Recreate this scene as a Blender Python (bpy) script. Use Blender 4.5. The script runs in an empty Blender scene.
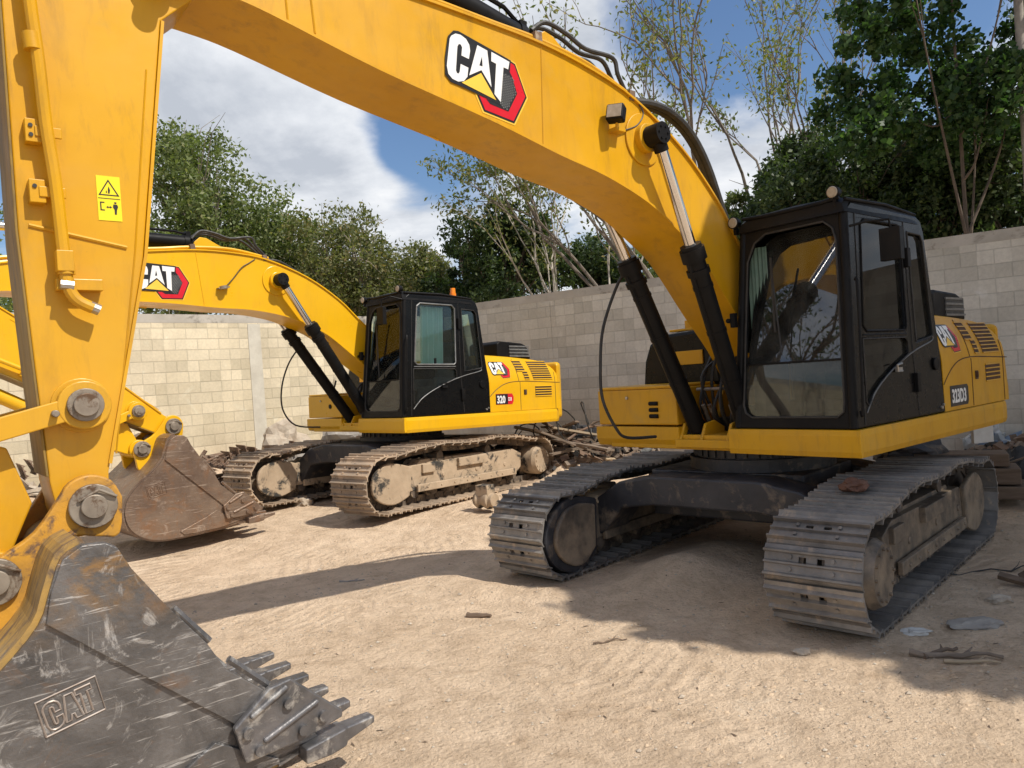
import bpy, bmesh, math, random
import numpy as np
from math import radians as R, sin, cos, pi, atan2, hypot, sqrt
from mathutils import Matrix, Vector, noise
random.seed(7); rng = np.random.default_rng(11)
scn = bpy.context.scene
COL = scn.collection
# ------------------------------------------------------------------ camera
CAMH = 1.72; FPX = 745.0
roll = math.atan(0.0675); pitch = R(0.433)
fw = Vector((0, cos(pitch), -sin(pitch))); up0 = Vector((0, sin(pitch), cos(pitch))); r0 = Vector((1, 0, 0))
CR = cos(roll)*r0 - sin(roll)*up0; CU = sin(roll)*r0 + cos(roll)*up0
cd = bpy.data.cameras.new('camera'); cam = bpy.data.objects.new('camera', cd); COL.objects.link(cam)
cd.sensor_width = 36; cd.lens = 36*FPX/1024; cd.clip_start = 0.05; cd.clip_end = 3000
m = Matrix.Identity(4)
for i in range(3):
    m[i][0] = CR[i]; m[i][1] = CU[i]; m[i][2] = -fw[i]
m[2][3] = CAMH
cam.matrix_world = m
scn.camera = cam
# ------------------------------------------------------------------ sun and sky
SUN_EL = R(50.4); SUNV = Vector((0.852*cos(SUN_EL), -0.523*cos(SUN_EL), sin(SUN_EL))).normalized()
sl = bpy.data.lights.new('sun', 'SUN'); sl.energy = 4.8; sl.angle = R(0.6); sl.color = (1.0, 0.94, 0.84)
so = bpy.data.objects.new('sun', sl); COL.objects.link(so); so.rotation_euler = SUNV.to_track_quat('Z', 'Y').to_euler()
so.location = (20, -12, 30)
W = bpy.data.worlds.new('World'); scn.world = W; W.use_nodes = True
nt = W.node_tree; nt.nodes.clear()
def N(nt, t, **k):
    n = nt.nodes.new(t)
    for a, b in k.items():
        if a == 'i':
            for q, v in b.items(): n.inputs[q].default_value = v
        else: setattr(n, a, b)
    return n
def vmath(nt, op, a, b=None):
    n = N(nt, 'ShaderNodeVectorMath', operation=op)
    for i, x in enumerate((a, b)):
        if x is None: continue
        if hasattr(x, 'links'): nt.links.new(x, n.inputs[i])
        else: n.inputs[i].default_value = x
    return n
def fmath(nt, op, a, b=None, c=None, clamp=False):
    n = N(nt, 'ShaderNodeMath', operation=op, use_clamp=clamp)
    for i, x in enumerate((a, b, c)):
        if x is None: continue
        if hasattr(x, 'links'): nt.links.new(x, n.inputs[i])
        else: n.inputs[i].default_value = x
    return n.outputs[0]
def ramp(nt, fac, pts, interp='LINEAR'):
    n = N(nt, 'ShaderNodeValToRGB'); n.color_ramp.interpolation = interp
    cr = n.color_ramp
    while len(cr.elements) < len(pts): cr.elements.new(0.5)
    for e, (p, c) in zip(cr.elements, pts):
        e.position = p; e.color = (c[0], c[1], c[2], 1) if hasattr(c, '__len__') else (c, c, c, 1)
    nt.links.new(fac, n.inputs[0]); return n.outputs[0]
def mixc(nt, fac, a, b, mode='MIX'):
    n = N(nt, 'ShaderNodeMix', data_type='RGBA', blend_type=mode)
    for i, x in ((0, fac), (6, a), (7, b)):
        if hasattr(x, 'links'): nt.links.new(x, n.inputs[i])
        else: n.inputs[i].default_value = x if i == 0 else (x[0], x[1], x[2], 1)
    return n.outputs[2]
def pxdir(x, y):
    d = fw + CR*((x-512)/FPX) + CU*((384-y)/FPX); return d.normalized()
sky = N(nt, 'ShaderNodeTexSky', sky_type='NISHITA', sun_disc=False, sun_elevation=SUN_EL, sun_rotation=atan2(0.852, -0.523))
sky.air_density = 1.3; sky.dust_density = 0.6; sky.ozone_density = 2.0
tc = N(nt, 'ShaderNodeTexCoord')
D = tc.outputs['Generated']
sep = N(nt, 'ShaderNodeSeparateXYZ'); nt.links.new(D, sep.inputs[0])
zz = fmath(nt, 'ADD', fmath(nt, 'MAXIMUM', sep.outputs[2], 0.0), 0.22)
pl = N(nt, 'ShaderNodeCombineXYZ')
nt.links.new(fmath(nt, 'DIVIDE', sep.outputs[0], zz), pl.inputs[0]); nt.links.new(fmath(nt, 'DIVIDE', sep.outputs[1], zz), pl.inputs[1])
def nz(nt, vec, scale, detail=8, rough=0.55, dist=0.0, lac=2.0, off=None):
    n = N(nt, 'ShaderNodeTexNoise', i={'Scale': scale, 'Detail': detail, 'Roughness': rough, 'Distortion': dist, 'Lacunarity': lac})
    if off is not None: vec = vmath(nt, 'ADD', vec, off).outputs[0]
    nt.links.new(vec, n.inputs['Vector']); return n.outputs['Fac']
n1 = nz(nt, pl.outputs[0], 1.15, 9, 0.56, 0.3, off=(3.1, 1.7, 0))
cov = n1
# clear gaps and cloud banks fixed in the sky (directions, not pixels of the frame)
for (px, py, rad, amt) in ((418, 165, 0.13, -0.34), (432, 120, 0.10, -0.22), (760, 40, 0.20, -0.26), (905, 30, 0.15, -0.25), (640, 130, 0.12, 0.04),
                           (300, 150, 0.24, 0.26), (200, 60, 0.25, 0.22), (370, 190, 0.10, 0.12), (690, 190, 0.2, 0.2), (560, -60, 0.25, 0.15), (780, 150, 0.2, 0.12)):
    dv = pxdir(px, py)
    dist = vmath(nt, 'DISTANCE', D, tuple(dv)).outputs['Value']
    w = fmath(nt, 'MULTIPLY', fmath(nt, 'SUBTRACT', 1.0, fmath(nt, 'DIVIDE', dist, rad), clamp=True), amt)
    cov = fmath(nt, 'ADD', cov, w)
mask = ramp(nt, cov, [(0.44, 0), (0.60, 1)], 'EASE')
n2 = nz(nt, pl.outputs[0], 2.1, 8, 0.6, 0.2, off=(9.4, 2.2, 0))
ccol = ramp(nt, fmath(nt, 'ADD', n2, fmath(nt, 'MULTIPLY', fmath(nt, 'SUBTRACT', 0.62, cov), 0.35)), [(0.33, (5.3, 5.7, 6.4)), (0.50, (7.9, 8.2, 8.7)), (0.66, (10.6, 10.6, 10.6))])
skyc = mixc(nt, 1.0, sky.outputs[0], (0.80, 0.92, 1.12), 'MULTIPLY')
fin = mixc(nt, mask, skyc, ccol)
bg = N(nt, 'ShaderNodeBackground', i={'Strength': 0.098}); nt.links.new(fin, bg.inputs[0])
wo = N(nt, 'ShaderNodeOutputWorld'); nt.links.new(bg.outputs[0], wo.inputs[0])
vs = scn.view_settings; vs.view_transform = 'Standard'; vs.look = 'None'; vs.gamma = 1; vs.exposure = 0.06; vs.use_curve_mapping = False
try:
    scn.cycles.max_bounces = 8; scn.cycles.transparent_max_bounces = 12
except Exception: pass
# ------------------------------------------------------------------ materials
def newmat(name):
    m = bpy.data.materials.new(name); m.use_nodes = True; nt = m.node_tree
    return m, nt, nt.nodes['Principled BSDF'], nt.nodes['Material Output']
def objco(nt): return N(nt, 'ShaderNodeTexCoord').outputs['Object']
def bump(nt, b, h, strength=0.3, dist=0.02):
    n = N(nt, 'ShaderNodeBump', i={'Strength': strength, 'Distance': dist}); nt.links.new(h, n.inputs['Height']); nt.links.new(n.outputs[0], b.inputs['Normal'])
MATS = {}
def surf(name, c1, c2, scale=3, rough=(0.4, 0.6), metal=0.0, c3=None, c3amt=(0.6, 0.75), c3scale=8, bumps=0.0, bscale=40, stretch=(1, 1, 1), spec=0.5, zdust=None, coat=0, detail=7, grime=None):
    """noise-mottled surface: c1/c2 mix, optional sharper patches c3, optional dust that lies low on the object"""
    m, nt, b, o = newmat(name); co = objco(nt)
    mp = N(nt, 'ShaderNodeMapping', i={'Scale': stretch}); nt.links.new(co, mp.inputs[0]); v = mp.outputs[0]
    a = nz(nt, v, scale, detail, 0.6)
    col = mixc(nt, ramp(nt, a, [(0.35, 0), (0.65, 1)]), c1, c2)
    rg = ramp(nt, nz(nt, v, scale*2.3, 5, 0.6, off=(5, 5, 5)), [(0.3, rough[0]), (0.7, rough[1])])
    if c3 is not None:
        p = ramp(nt, nz(nt, v, c3scale, 9, 0.68, 0.4, off=(1.3, 7, 2)), [(c3amt[0], 0), (c3amt[1], 1)])
        col = mixc(nt, p, col, c3)
    if grime:
        gc, ga = grime
        mpg = N(nt, 'ShaderNodeMapping', i={'Scale': (1, 1, .22)}); nt.links.new(co, mpg.inputs[0])
        st = ramp(nt, nz(nt, mpg.outputs[0], 9, 9, 0.7, 0.3, off=(3, 3, 9)), [(0.50, 0), (0.72, ga)])
        cl = ramp(nt, nz(nt, co, 1.1, 5, 0.6, off=(9, 1, 2)), [(0.42, .25), (0.62, 1)])
        col = mixc(nt, fmath(nt, 'MULTIPLY', st, cl), col, gc)
        chip = ramp(nt, nz(nt, co, 26, 6, 0.7, off=(2, 2, 1)), [(0.735, 0), (0.75, .8)])
        col = mixc(nt, fmath(nt, 'MULTIPLY', chip, cl), col, (0.10, 0.06, 0.04))
        col = mixc(nt, ramp(nt, nz(nt, co, 0.8, 6, 0.65, 0.5, off=(5, 8, 1)), [(0.48, 0), (0.78, ga*.5)]), col, (0.52, 0.34, 0.12))
    if zdust:
        z0, z1, dc = zdust[:3]; mx = zdust[3] if len(zdust) > 3 else 0.7
        s = N(nt, 'ShaderNodeSeparateXYZ'); nt.links.new(co, s.inputs[0])
        f = N(nt, 'ShaderNodeMapRange', i={'From Min': z0, 'From Max': z1, 'To Min': mx, 'To Max': 0.0}); nt.links.new(s.outputs[2], f.inputs[0])
        ff = fmath(nt, 'MULTIPLY', f.outputs[0], ramp(nt, nz(nt, co, 5, 8, 0.65), [(0.35, 0.2), (0.6, 1)]))
        col = mixc(nt, ff, col, dc)
    if 'track' in name:
        oi = N(nt, 'ShaderNodeObjectInfo'); col = mixc(nt, 1.0, col, ramp(nt, oi.outputs['Random'], [(0, (.72, .70, .68)), (.5, (1, .99, .98)), (1, (1.25, 1.2, 1.13))]), 'MULTIPLY')
    nt.links.new(col, b.inputs['Base Color']); nt.links.new(rg, b.inputs['Roughness'])
    b.inputs['Metallic'].default_value = metal; b.inputs['Specular IOR Level'].default_value = spec
    if coat: b.inputs['Coat Weight'].default_value = coat; b.inputs['Coat Roughness'].default_value = 0.15
    if bumps: bump(nt, b, nz(nt, v, bscale, 6, 0.6), bumps, 0.01)
    MATS[name] = m; return m
SANDC = (0.42, 0.30, 0.19)
yellow = surf('yellow_paint', (0.63, 0.33, 0.006), (0.56, 0.28, 0.006), 1.4, (0.30, 0.50), c3=(0.48, 0.29, 0.05), c3amt=(0.58, 0.88), c3scale=2.2, bumps=0.07, bscale=7, spec=.35, grime=((0.24, 0.13, 0.03), .55))
yellow_b = surf('clean_yellow_paint', (0.74, 0.41, 0.006), (0.70, 0.375, 0.006), 1.4, (0.26, 0.40), c3=(0.60, 0.38, 0.08), c3amt=(0.68, 0.92), c3scale=2.5, bumps=0.04, bscale=8, spec=.4, grime=((0.40, 0.23, 0.05), .25))
yellow_w = surf('worn_yellow_paint', (0.56, 0.27, 0.02), (0.36, 0.19, 0.04), 5, (0.45, 0.7), c3=(0.13, 0.075, 0.045), c3amt=(0.50, 0.62), c3scale=12, bumps=0.25, bscale=40)
front_plate_m = surf('dull_yellow_plate', (0.30, 0.19, 0.045), (0.21, 0.145, 0.05), 2.5, (0.5, 0.7), spec=.2, c3=(0.13, 0.095, 0.05), c3amt=(0.5, 0.7), c3scale=9, stretch=(3, 3, 0.6), bumps=0.08)  # darker, grainy yellow-brown for the plate on the stick's front face
black = surf('black_paint', (0.006, 0.006, 0.0065), (0.011, 0.010, 0.0095), 4, (0.4, 0.55), spec=.15, c3=(0.04, 0.035, 0.03), c3amt=(0.62, 0.95), c3scale=6)
blackgloss = surf('gloss_black_panel', (0.004, 0.004, 0.0045), (0.006, 0.0058, 0.0055), 3, (0.22, 0.34), c3=(0.03, 0.027, 0.023), c3amt=(0.65, 0.95), c3scale=4, spec=.2)
rubber = surf('black_rubber', (0.018, 0.017, 0.016), (0.035, 0.032, 0.028), 12, (0.5, 0.7))
trim = surf('grey_trim', (0.12, 0.12, 0.12), (0.18, 0.18, 0.17), 10, (0.35, 0.5))
track_m = surf('track_steel', (0.17, 0.165, 0.16), (0.28, 0.265, 0.25), 6, (0.35, 0.6), metal=0.4, c3=(0.40, 0.33, 0.26), c3amt=(0.56, 0.66), c3scale=5, bumps=0.3, bscale=30)
track_d = surf('dusty_track_steel', (0.30, 0.24, 0.185), (0.44, 0.34, 0.245), 3.5, (0.55, 0.8), metal=0.1, c3=(0.13, 0.11, 0.095), c3amt=(0.56, 0.66), c3scale=5, bumps=0.3, bscale=30)
chain_m = surf('chain_steel', (0.07, 0.055, 0.045), (0.15, 0.115, 0.085), 8, (0.6, 0.85), c3=(0.28, 0.21, 0.14), c3amt=(0.52, 0.62), c3scale=7)
frame_a = surf('undercarriage_black', (0.022, 0.022, 0.024), (0.05, 0.047, 0.043), 3, (0.35, 0.6), c3=(0.26, 0.20, 0.14), c3amt=(0.50, 0.66), c3scale=2.6, bumps=0.2, zdust=(0.15, 0.75, (0.33, 0.25, 0.17), 0.8))
frame_b = surf('undercarriage_caked', (0.46, 0.35, 0.24), (0.36, 0.27, 0.18), 4, (0.7, 0.9), c3=(0.035, 0.033, 0.03), c3amt=(0.53, 0.60), c3scale=2.6, bumps=0.6, bscale=18)
carb_m = surf('carbody_black', (0.02, 0.021, 0.026), (0.045, 0.045, 0.05), 3, (0.4, 0.6), c3=(0.22, 0.17, 0.12), c3amt=(0.55, 0.72), c3scale=5, bumps=0.2)
steel = surf('pin_steel', (0.22, 0.18, 0.14), (0.34, 0.29, 0.23), 9, (0.4, 0.6), metal=0.5, c3=(0.12, 0.07, 0.04), c3amt=(0.52, 0.62), c3scale=14)
bolt_m = surf('zinc_bolt', (0.5, 0.48, 0.44), (0.35, 0.33, 0.3), 9, (0.3, 0.5), metal=0.8)
orange = surf('amber_plastic', (0.9, 0.25, 0.01), (0.85, 0.2, 0.01), 5, (0.2, 0.3))
white = surf('white_vinyl', (0.80, 0.80, 0.78), (0.76, 0.76, 0.74), 3, (0.3, 0.4))
red = surf('red_vinyl', (0.62, 0.015, 0.03), (0.56, 0.012, 0.025), 3, (0.25, 0.35))
inkblack = surf('black_vinyl', (0.012, 0.012, 0.014), (0.018, 0.018, 0.02), 3, (0.3, 0.4))
ltyellow = surf('pale_yellow_vinyl', (0.85, 0.55, 0.07), (0.80, 0.50, 0.06), 3, (0.3, 0.4))
stickerY = surf('sticker_yellow', (0.85, 0.70, 0.01), (0.82, 0.66, 0.01), 3, (0.3, 0.4))
vent_m = surf('vent_slot_dark', (0.10, 0.045, 0.02), (0.05, 0.03, 0.02), 8, (0.6, 0.8))
curtain_m = surf('pale_curtain_cloth', (0.58, 0.80, 0.73), (0.68, 0.85, 0.80), 5, (0.8, 0.9))
blind_m = surf('dusty_sun_blind', (0.10, 0.17, 0.13), (0.16, 0.23, 0.18), 5, (0.8, 0.9))
seat_m = surf('seat_cloth', (0.04, 0.045, 0.05), (0.06, 0.065, 0.07), 9, (0.7, 0.9))
lens_m = surf('lamp_lens', (0.40, 0.34, 0.26), (0.30, 0.25, 0.18), 20, (0.15, 0.3))
rustm = surf('rusted_steel', (0.20, 0.12, 0.075), (0.13, 0.085, 0.06), 5, (0.6, 0.85), metal=0.2, c3=(0.34, 0.27, 0.20), c3amt=(0.54, 0.66), c3scale=6, bumps=0.3)
def chrome():
    m, nt, b, o = newmat('chrome_rod'); co = objco(nt)
    b.inputs['Base Color'].default_value = (0.70, 0.68, 0.66, 1); b.inputs['Metallic'].default_value = 1.0
    nt.links.new(ramp(nt, nz(nt, co, 30, 4), [(0.3, 0.06), (0.7, 0.14)]), b.inputs['Roughness']); return m
chrome_m = chrome()
def bucket_mat(name, base1, base2, rustc, scratchc, yel=None, topz=None, rusty=0.5):
    m, nt, b, o = newmat(name); co = objco(nt)
    a = nz(nt, co, 2.6, 9, 0.65, 0.5)
    col = mixc(nt, ramp(nt, a, [(0.36, 0), (0.62, 1)]), base1, base2)
    col = mixc(nt, ramp(nt, nz(nt, co, 4.3, 9, 0.7, 0.8, off=(3, 1, 8)), [(0.62-0.2*rusty, 0), (0.74-0.15*rusty, 0.85)]), col, rustc)
    if yel:
        s = N(nt, 'ShaderNodeSeparateXYZ'); nt.links.new(co, s.inputs[0])
        f = N(nt, 'ShaderNodeMapRange', i={'From Min': topz-0.50, 'From Max': topz, 'To Min': 0.0, 'To Max': 0.75}); nt.links.new(s.outputs[2], f.inputs[0])
        patch = ramp(nt, nz(nt, co, 5.5, 9, 0.7, 0.6, off=(8, 3, 1)), [(0.46, 0), (0.60, 1)])
        col = mixc(nt, fmath(nt, 'MULTIPLY', f.outputs[0], patch), col, yel)
    # scratches: noise stretched two ways
    sc = 0
    for (rot, st, lo, hi, amt) in (((0, 0.72, 0), (3, 3, 42), 0.61, 0.66, 0.7), ((0, -0.35, 0), (2.2, 3, 55), 0.61, 0.66, 0.55), ((0, 1.2, 0), (5, 3, 60), 0.62, 0.67, 0.55), ((0, 0.1, 0), (1.6, 3, 26), 0.63, 0.70, 0.6), ((0, 2.1, 0), (4, 3, 70), 0.62, 0.66, 0.5)):
        mp = N(nt, 'ShaderNodeMapping', i={'Rotation': rot, 'Scale': st}); nt.links.new(co, mp.inputs[0])
        s1 = ramp(nt, nz(nt, mp.outputs[0], 1.0, 5, 0.6, 0.6), [(lo, 0), (hi, amt)])
        s1 = fmath(nt, 'MULTIPLY', s1, ramp(nt, nz(nt, co, 3.2, 4, .5, off=(rot[1]*9, 3, rot[1]*4)), [(0.48, 0.0), (0.60, 1)]))
        col = mixc(nt, s1, col, scratchc); sc = s1
    big = ramp(nt, nz(nt, co, 3.4, 10, 0.74, 1.6, off=(13, 1, 4)), [(0.56, 0), (0.66, 0.62)])
    col = mixc(nt, big, col, scratchc)
    nt.links.new(col, b.inputs['Base Color'])
    nt.links.new(ramp(nt, a, [(0.3, 0.26), (0.7, 0.5)]), b.inputs['Roughness']); b.inputs['Metallic'].default_value = 0.5
    bump(nt, b, fmath(nt, 'ADD', nz(nt, co, 5, 8, 0.7), fmath(nt, 'MULTIPLY', nz(nt, co, 28, 7, 0.65), .4)), 0.45, 0.02)
    return m
bucket_a = bucket_mat('scratched_bucket_steel', (0.085, 0.081, 0.080), (0.19, 0.178, 0.170), (0.20, 0.125, 0.08), (0.72, 0.70, 0.67), (0.50, 0.25, 0.035), 1.30, 0.22)
bucket_b = bucket_mat('rusted_bucket_steel', (0.17, 0.115, 0.085), (0.25, 0.18, 0.13), (0.26, 0.14, 0.075), (0.50, 0.40, 0.32), None, None, 0.6)
back_w = surf('worn_bucket_back', (0.42, 0.25, 0.06), (0.24, 0.16, 0.07), 5, (0.4, 0.6), c3=(0.13, 0.09, 0.06), c3amt=(0.5, 0.62), c3scale=8, stretch=(1, 3, 1), bumps=0.2)
tooth_m = surf('tooth_steel', (0.11, 0.108, 0.11), (0.20, 0.19, 0.19), 7, (0.32, 0.5), metal=0.6, c3=(0.42, 0.40, 0.37), c3amt=(0.52, 0.64), c3scale=9, bumps=0.25)
def glass_mat(name, tint, ior=1.6, dust=0.04):
    m, nt, b, o = newmat(name); nt.nodes.remove(b)
    tr = N(nt, 'ShaderNodeBsdfTransparent'); tr.inputs[0].default_value = (*tint, 1)
    gl = N(nt, 'ShaderNodeBsdfGlossy', i={'Roughness': 0.015}); gl.inputs[0].default_value = (0.95, 0.97, 1, 1)
    df = N(nt, 'ShaderNodeBsdfDiffuse'); df.inputs[0].default_value = (0.4, 0.38, 0.33, 1)
    fr = N(nt, 'ShaderNodeFresnel', i={'IOR': ior})
    mx = N(nt, 'ShaderNodeMixShader'); nt.links.new(fr.outputs[0], mx.inputs[0]); nt.links.new(tr.outputs[0], mx.inputs[1]); nt.links.new(gl.outputs[0], mx.inputs[2])
    m2 = N(nt, 'ShaderNodeMixShader'); nt.links.new(ramp(nt, nz(nt, objco(nt), 4, 8, 0.7), [(0.4, dust*.4), (0.8, dust*3)]), m2.inputs[0]); nt.links.new(mx.outputs[0], m2.inputs[1]); nt.links.new(df.outputs[0], m2.inputs[2])
    nt.links.new(m2.outputs[0], o.inputs[0]); return m
glass_a = glass_mat('tinted_glass', (0.30, 0.36, 0.32), 2.0, 0.05)
glass_s = glass_mat('dark_side_glass', (0.20, 0.24, 0.20), 1.3, 0.03)
glass_l = glass_mat('lower_tinted_glass', (0.45, 0.50, 0.46), 1.55, 0.06)
glass_c = glass_mat('clear_glass', (0.88, 0.95, 0.92), 1.33, 0.01)
def leaf_mat(name, c1, c2, c3, trans=0.35, c4=None):
    m, nt, b, o = newmat(name)
    g = N(nt, 'ShaderNodeNewGeometry')
    col = ramp(nt, g.outputs['Random Per Island'], [(0.0, c1), (0.5, c2), (0.92, c3), (1.0, c4 or c3)])
    nt.links.new(col, b.inputs['Base Color']); b.inputs['Roughness'].default_value = 0.5; b.inputs['Specular IOR Level'].default_value = 0.35
    tl = N(nt, 'ShaderNodeBsdfTranslucent'); nt.links.new(mixc(nt, 1.0, col, (1.3, 1.5, 0.6), 'MULTIPLY'), tl.inputs[0])
    mx = N(nt, 'ShaderNodeMixShader', i={0: trans}); nt.links.new(b.outputs[0], mx.inputs[1]); nt.links.new(tl.outputs[0], mx.inputs[2]); nt.links.new(mx.outputs[0], o.inputs[0])
    return m
leaf_olive = leaf_mat('olive_leaves', (0.085, 0.115, 0.04), (0.145, 0.18, 0.065), (0.22, 0.25, 0.10), 0.42, (0.30, 0.28, 0.14))
leaf_mid = leaf_mat('mixed_leaves', (0.09, 0.105, 0.04), (0.15, 0.165, 0.065), (0.23, 0.21, 0.10), 0.4, (0.30, 0.22, 0.10))
leaf_dark = leaf_mat('dark_leaves', (0.028, 0.05, 0.02), (0.05, 0.08, 0.03), (0.095, 0.13, 0.05), 0.35)
leaf_big = leaf_mat('broad_dark_leaves', (0.022, 0.05, 0.018), (0.042, 0.088, 0.03), (0.085, 0.145, 0.05), 0.42)
leaf_sparse = leaf_mat('thin_yellow_green_leaves', (0.09, 0.12, 0.04), (0.15, 0.17, 0.06), (0.24, 0.22, 0.09), 0.45, (0.32, 0.26, 0.12))
bark_grey = surf('grey_bark', (0.20, 0.165, 0.13), (0.32, 0.275, 0.22), 6, (0.8, 0.95), stretch=(3, 3, 0.8), bumps=0.3)
bark_pale = surf('pale_bark', (0.38, 0.34, 0.28), (0.50, 0.45, 0.38), 6, (0.8, 0.95), stretch=(3, 3, 0.8), bumps=0.2)
bark_mid = surf('brown_grey_bark', (0.13, 0.105, 0.08), (0.22, 0.185, 0.15), 6, (0.8, 0.95), stretch=(3, 3, 0.8), bumps=0.3)
bark_dark = surf('brown_bark', (0.085, 0.065, 0.05), (0.15, 0.115, 0.085), 6, (0.8, 0.95), stretch=(3, 3, 0.8), bumps=0.3)
wood1 = surf('weathered_wood', (0.25, 0.19, 0.14), (0.15, 0.115, 0.085), 4, (0.75, 0.9), stretch=(1, 8, 8), bumps=0.2)
wood2 = surf('pale_wood', (0.42, 0.32, 0.21), (0.30, 0.23, 0.15), 4, (0.75, 0.9), stretch=(1, 8, 8), bumps=0.2)
wood3 = surf('dark_wood', (0.11, 0.075, 0.05), (0.18, 0.125, 0.085), 4, (0.75, 0.9), stretch=(1, 8, 8), bumps=0.2)
blue_m = surf('blue_plastic', (0.02, 0.13, 0.42), (0.03, 0.18, 0.48), 5, (0.35, 0.5), zdust=None, c3=(0.2, 0.2, 0.2), c3amt=(0.6, 0.8))
concrete = surf('grey_concrete', (0.36, 0.33, 0.29), (0.25, 0.225, 0.20), 5, (0.8, 0.95), bumps=0.4)
rock_m = surf('pale_limestone', (0.50, 0.43, 0.34), (0.36, 0.29, 0.22), 6, (0.8, 0.95), bumps=0.5)
clothb = surf('blue_grey_cloth', (0.12, 0.18, 0.26), (0.25, 0.30, 0.36), 6, (0.7, 0.9), bumps=0.3)
whitem = surf('dirty_white_metal', (0.60, 0.59, 0.56), (0.48, 0.46, 0.42), 6, (0.5, 0.7))
# ------------------------------------------------------------------ mesh helpers
class MB:
    def __init__(s): s.v = []; s.f = []; s.mi = []; s.m = 0; s.M = None
    def add(s, vs, fs):
        o = len(s.v)
        if s.M is not None: vs = [s.M @ Vector(v) for v in vs]
        s.v += [tuple(v) for v in vs]; s.f += [tuple(i+o for i in f) for f in fs]; s.mi += [s.m]*len(fs); return s
    def box(s, x0, x1, y0, y1, z0, z1):
        return s.add([(x, y, z) for x in (x0, x1) for y in (y0, y1) for z in (z0, z1)], [(0, 1, 3, 2), (4, 6, 7, 5), (0, 4, 5, 1), (2, 3, 7, 6), (0, 2, 6, 4), (1, 5, 7, 3)])
    def cyl(s, p0, p1, r, r1=None, n=16, cap=True):
        return s.tube([p0, p1], [r, r if r1 is None else r1], n, cap)
    def tube(s, pts, r, n=8, cap=True):
        pts = [Vector(p) for p in pts]; k = len(pts)
        rs = list(r) if hasattr(r, '__len__') else [r]*k
        vs = []; ref = None
        for i, p in enumerate(pts):
            t = (pts[min(i+1, k-1)]-pts[max(i-1, 0)])
            if t.length < 1e-9: t = Vector((0, 0, 1))
            t.normalize()
            if ref is None:
                a = Vector((0, 0, 1)) if abs(t.z) < 0.9 else Vector((1, 0, 0)); ref = t.cross(a).normalized()
            ref = (ref - t*ref.dot(t)).normalized(); b = t.cross(ref)
            for j in range(n):
                q = 2*pi*j/n; vs.append(p + (ref*cos(q)+b*sin(q))*rs[i])
        fs = [(i*n+j, i*n+(j+1) % n, (i+1)*n+(j+1) % n, (i+1)*n+j) for i in range(k-1) for j in range(n)]
        if cap: fs += [tuple(range(n))[::-1], tuple((k-1)*n+j for j in range(n))]
        return s.add(vs, fs)
    def prism(s, pts, y0, y1, axis='Y'):
        """polygon (a,b) extruded: axis Y -> (x,z) polygon; X -> (y,z); Z -> (x,y)"""
        n = len(pts)
        def P(a, b, c): return {'Y': (a, c, b), 'X': (c, a, b), 'Z': (a, b, c)}[axis]
        vs = [P(a, b, y0) for a, b in pts]+[P(a, b, y1) for a, b in pts]
        return s.add(vs, [tuple(range(n)), tuple(range(2*n-1, n-1, -1))]+[(i, i+n, (i+1) % n+n, (i+1) % n) for i in range(n)])
    def ribbon(s, pts, t, y0, y1):
        """open XZ polyline given thickness t (to its left), extruded in Y"""
        P = [Vector((a, b)) for a, b in pts]; O = []
        for i, p in enumerate(P):
            d = (P[min(i+1, len(P)-1)]-P[max(i-1, 0)]).normalized(); O.append(p+Vector((-d.y, d.x))*t)
        for i in range(len(P)-1):
            s.prism([tuple(P[i]), tuple(P[i+1]), tuple(O[i+1]), tuple(O[i])], y0, y1)
        return s
    SPLIT = ('pipe_clamp', 'boss_plate', 'hinge', 'cutter_bolt', 'bolt_hole', 'hinge_ear', 'bolt_head', 'weld_seam', 'boom_bracket', 'hose_fitting', 'hanging_hose', 'pipe_fitting', 'panel_seam', 'roof_rail', 'hydraulic_pipe', 'edge_rail', 'boom_hose', 'cylinder_hose', 'vent_slot', 'lamp_bracket', 'filler_cap', 'door_gap', 'window_seal')
    def obj(s, name, mats, parent=None, smooth=False, bevel=0, seg=2, fix=True):
        if name in s.SPLIT:
            par = list(range(len(s.v)))
            def fd(a):
                while par[a] != a: par[a] = par[par[a]]; a = par[a]
                return a
            for f in s.f:
                r0_ = fd(f[0])
                for q in f[1:]: par[fd(q)] = r0_
            groups = {}
            for i_, f in enumerate(s.f): groups.setdefault(fd(f[0]), []).append(i_)
            if len(groups) > 1:
                out = None
                for fl in groups.values():
                    ids = sorted({q for i_ in fl for q in s.f[i_]}); mp_ = {q: k_ for k_, q in enumerate(ids)}
                    m2 = MB(); m2.v = [s.v[q] for q in ids]; m2.f = [tuple(mp_[q] for q in s.f[i_]) for i_ in fl]; m2.mi = [s.mi[i_] for i_ in fl]
                    out = m2.obj(name, mats, parent, smooth, bevel, seg, fix)
                return out
        me = bpy.data.meshes.new(name); me.from_pydata(s.v, [], s.f)
        if not isinstance(mats, (list, tuple)): mats = [mats]
        for m in mats: me.materials.append(m)
        if len(mats) > 1: me.polygons.foreach_set('material_index', s.mi)
        if fix:
            bm = bmesh.new(); bm.from_mesh(me); bmesh.ops.recalc_face_normals(bm, faces=bm.faces); bm.to_mesh(me); bm.free()
        return link(name, me, parent, smooth, bevel, seg)
def link(name, me, parent=None, smooth=False, bevel=0, seg=2):
    o = bpy.data.objects.new(name, me); COL.objects.link(o)
    if parent is not None: o.parent = parent
    if smooth:
        me.polygons.foreach_set('use_smooth', [True]*len(me.polygons))
        try: me.set_sharp_from_angle(angle=R(35))
        except Exception: pass
    if bevel:
        b = o.modifiers.new('bevel', 'BEVEL'); b.width = bevel; b.segments = seg; b.limit_method = 'ANGLE'; b.angle_limit = R(40)
    return o
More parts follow.
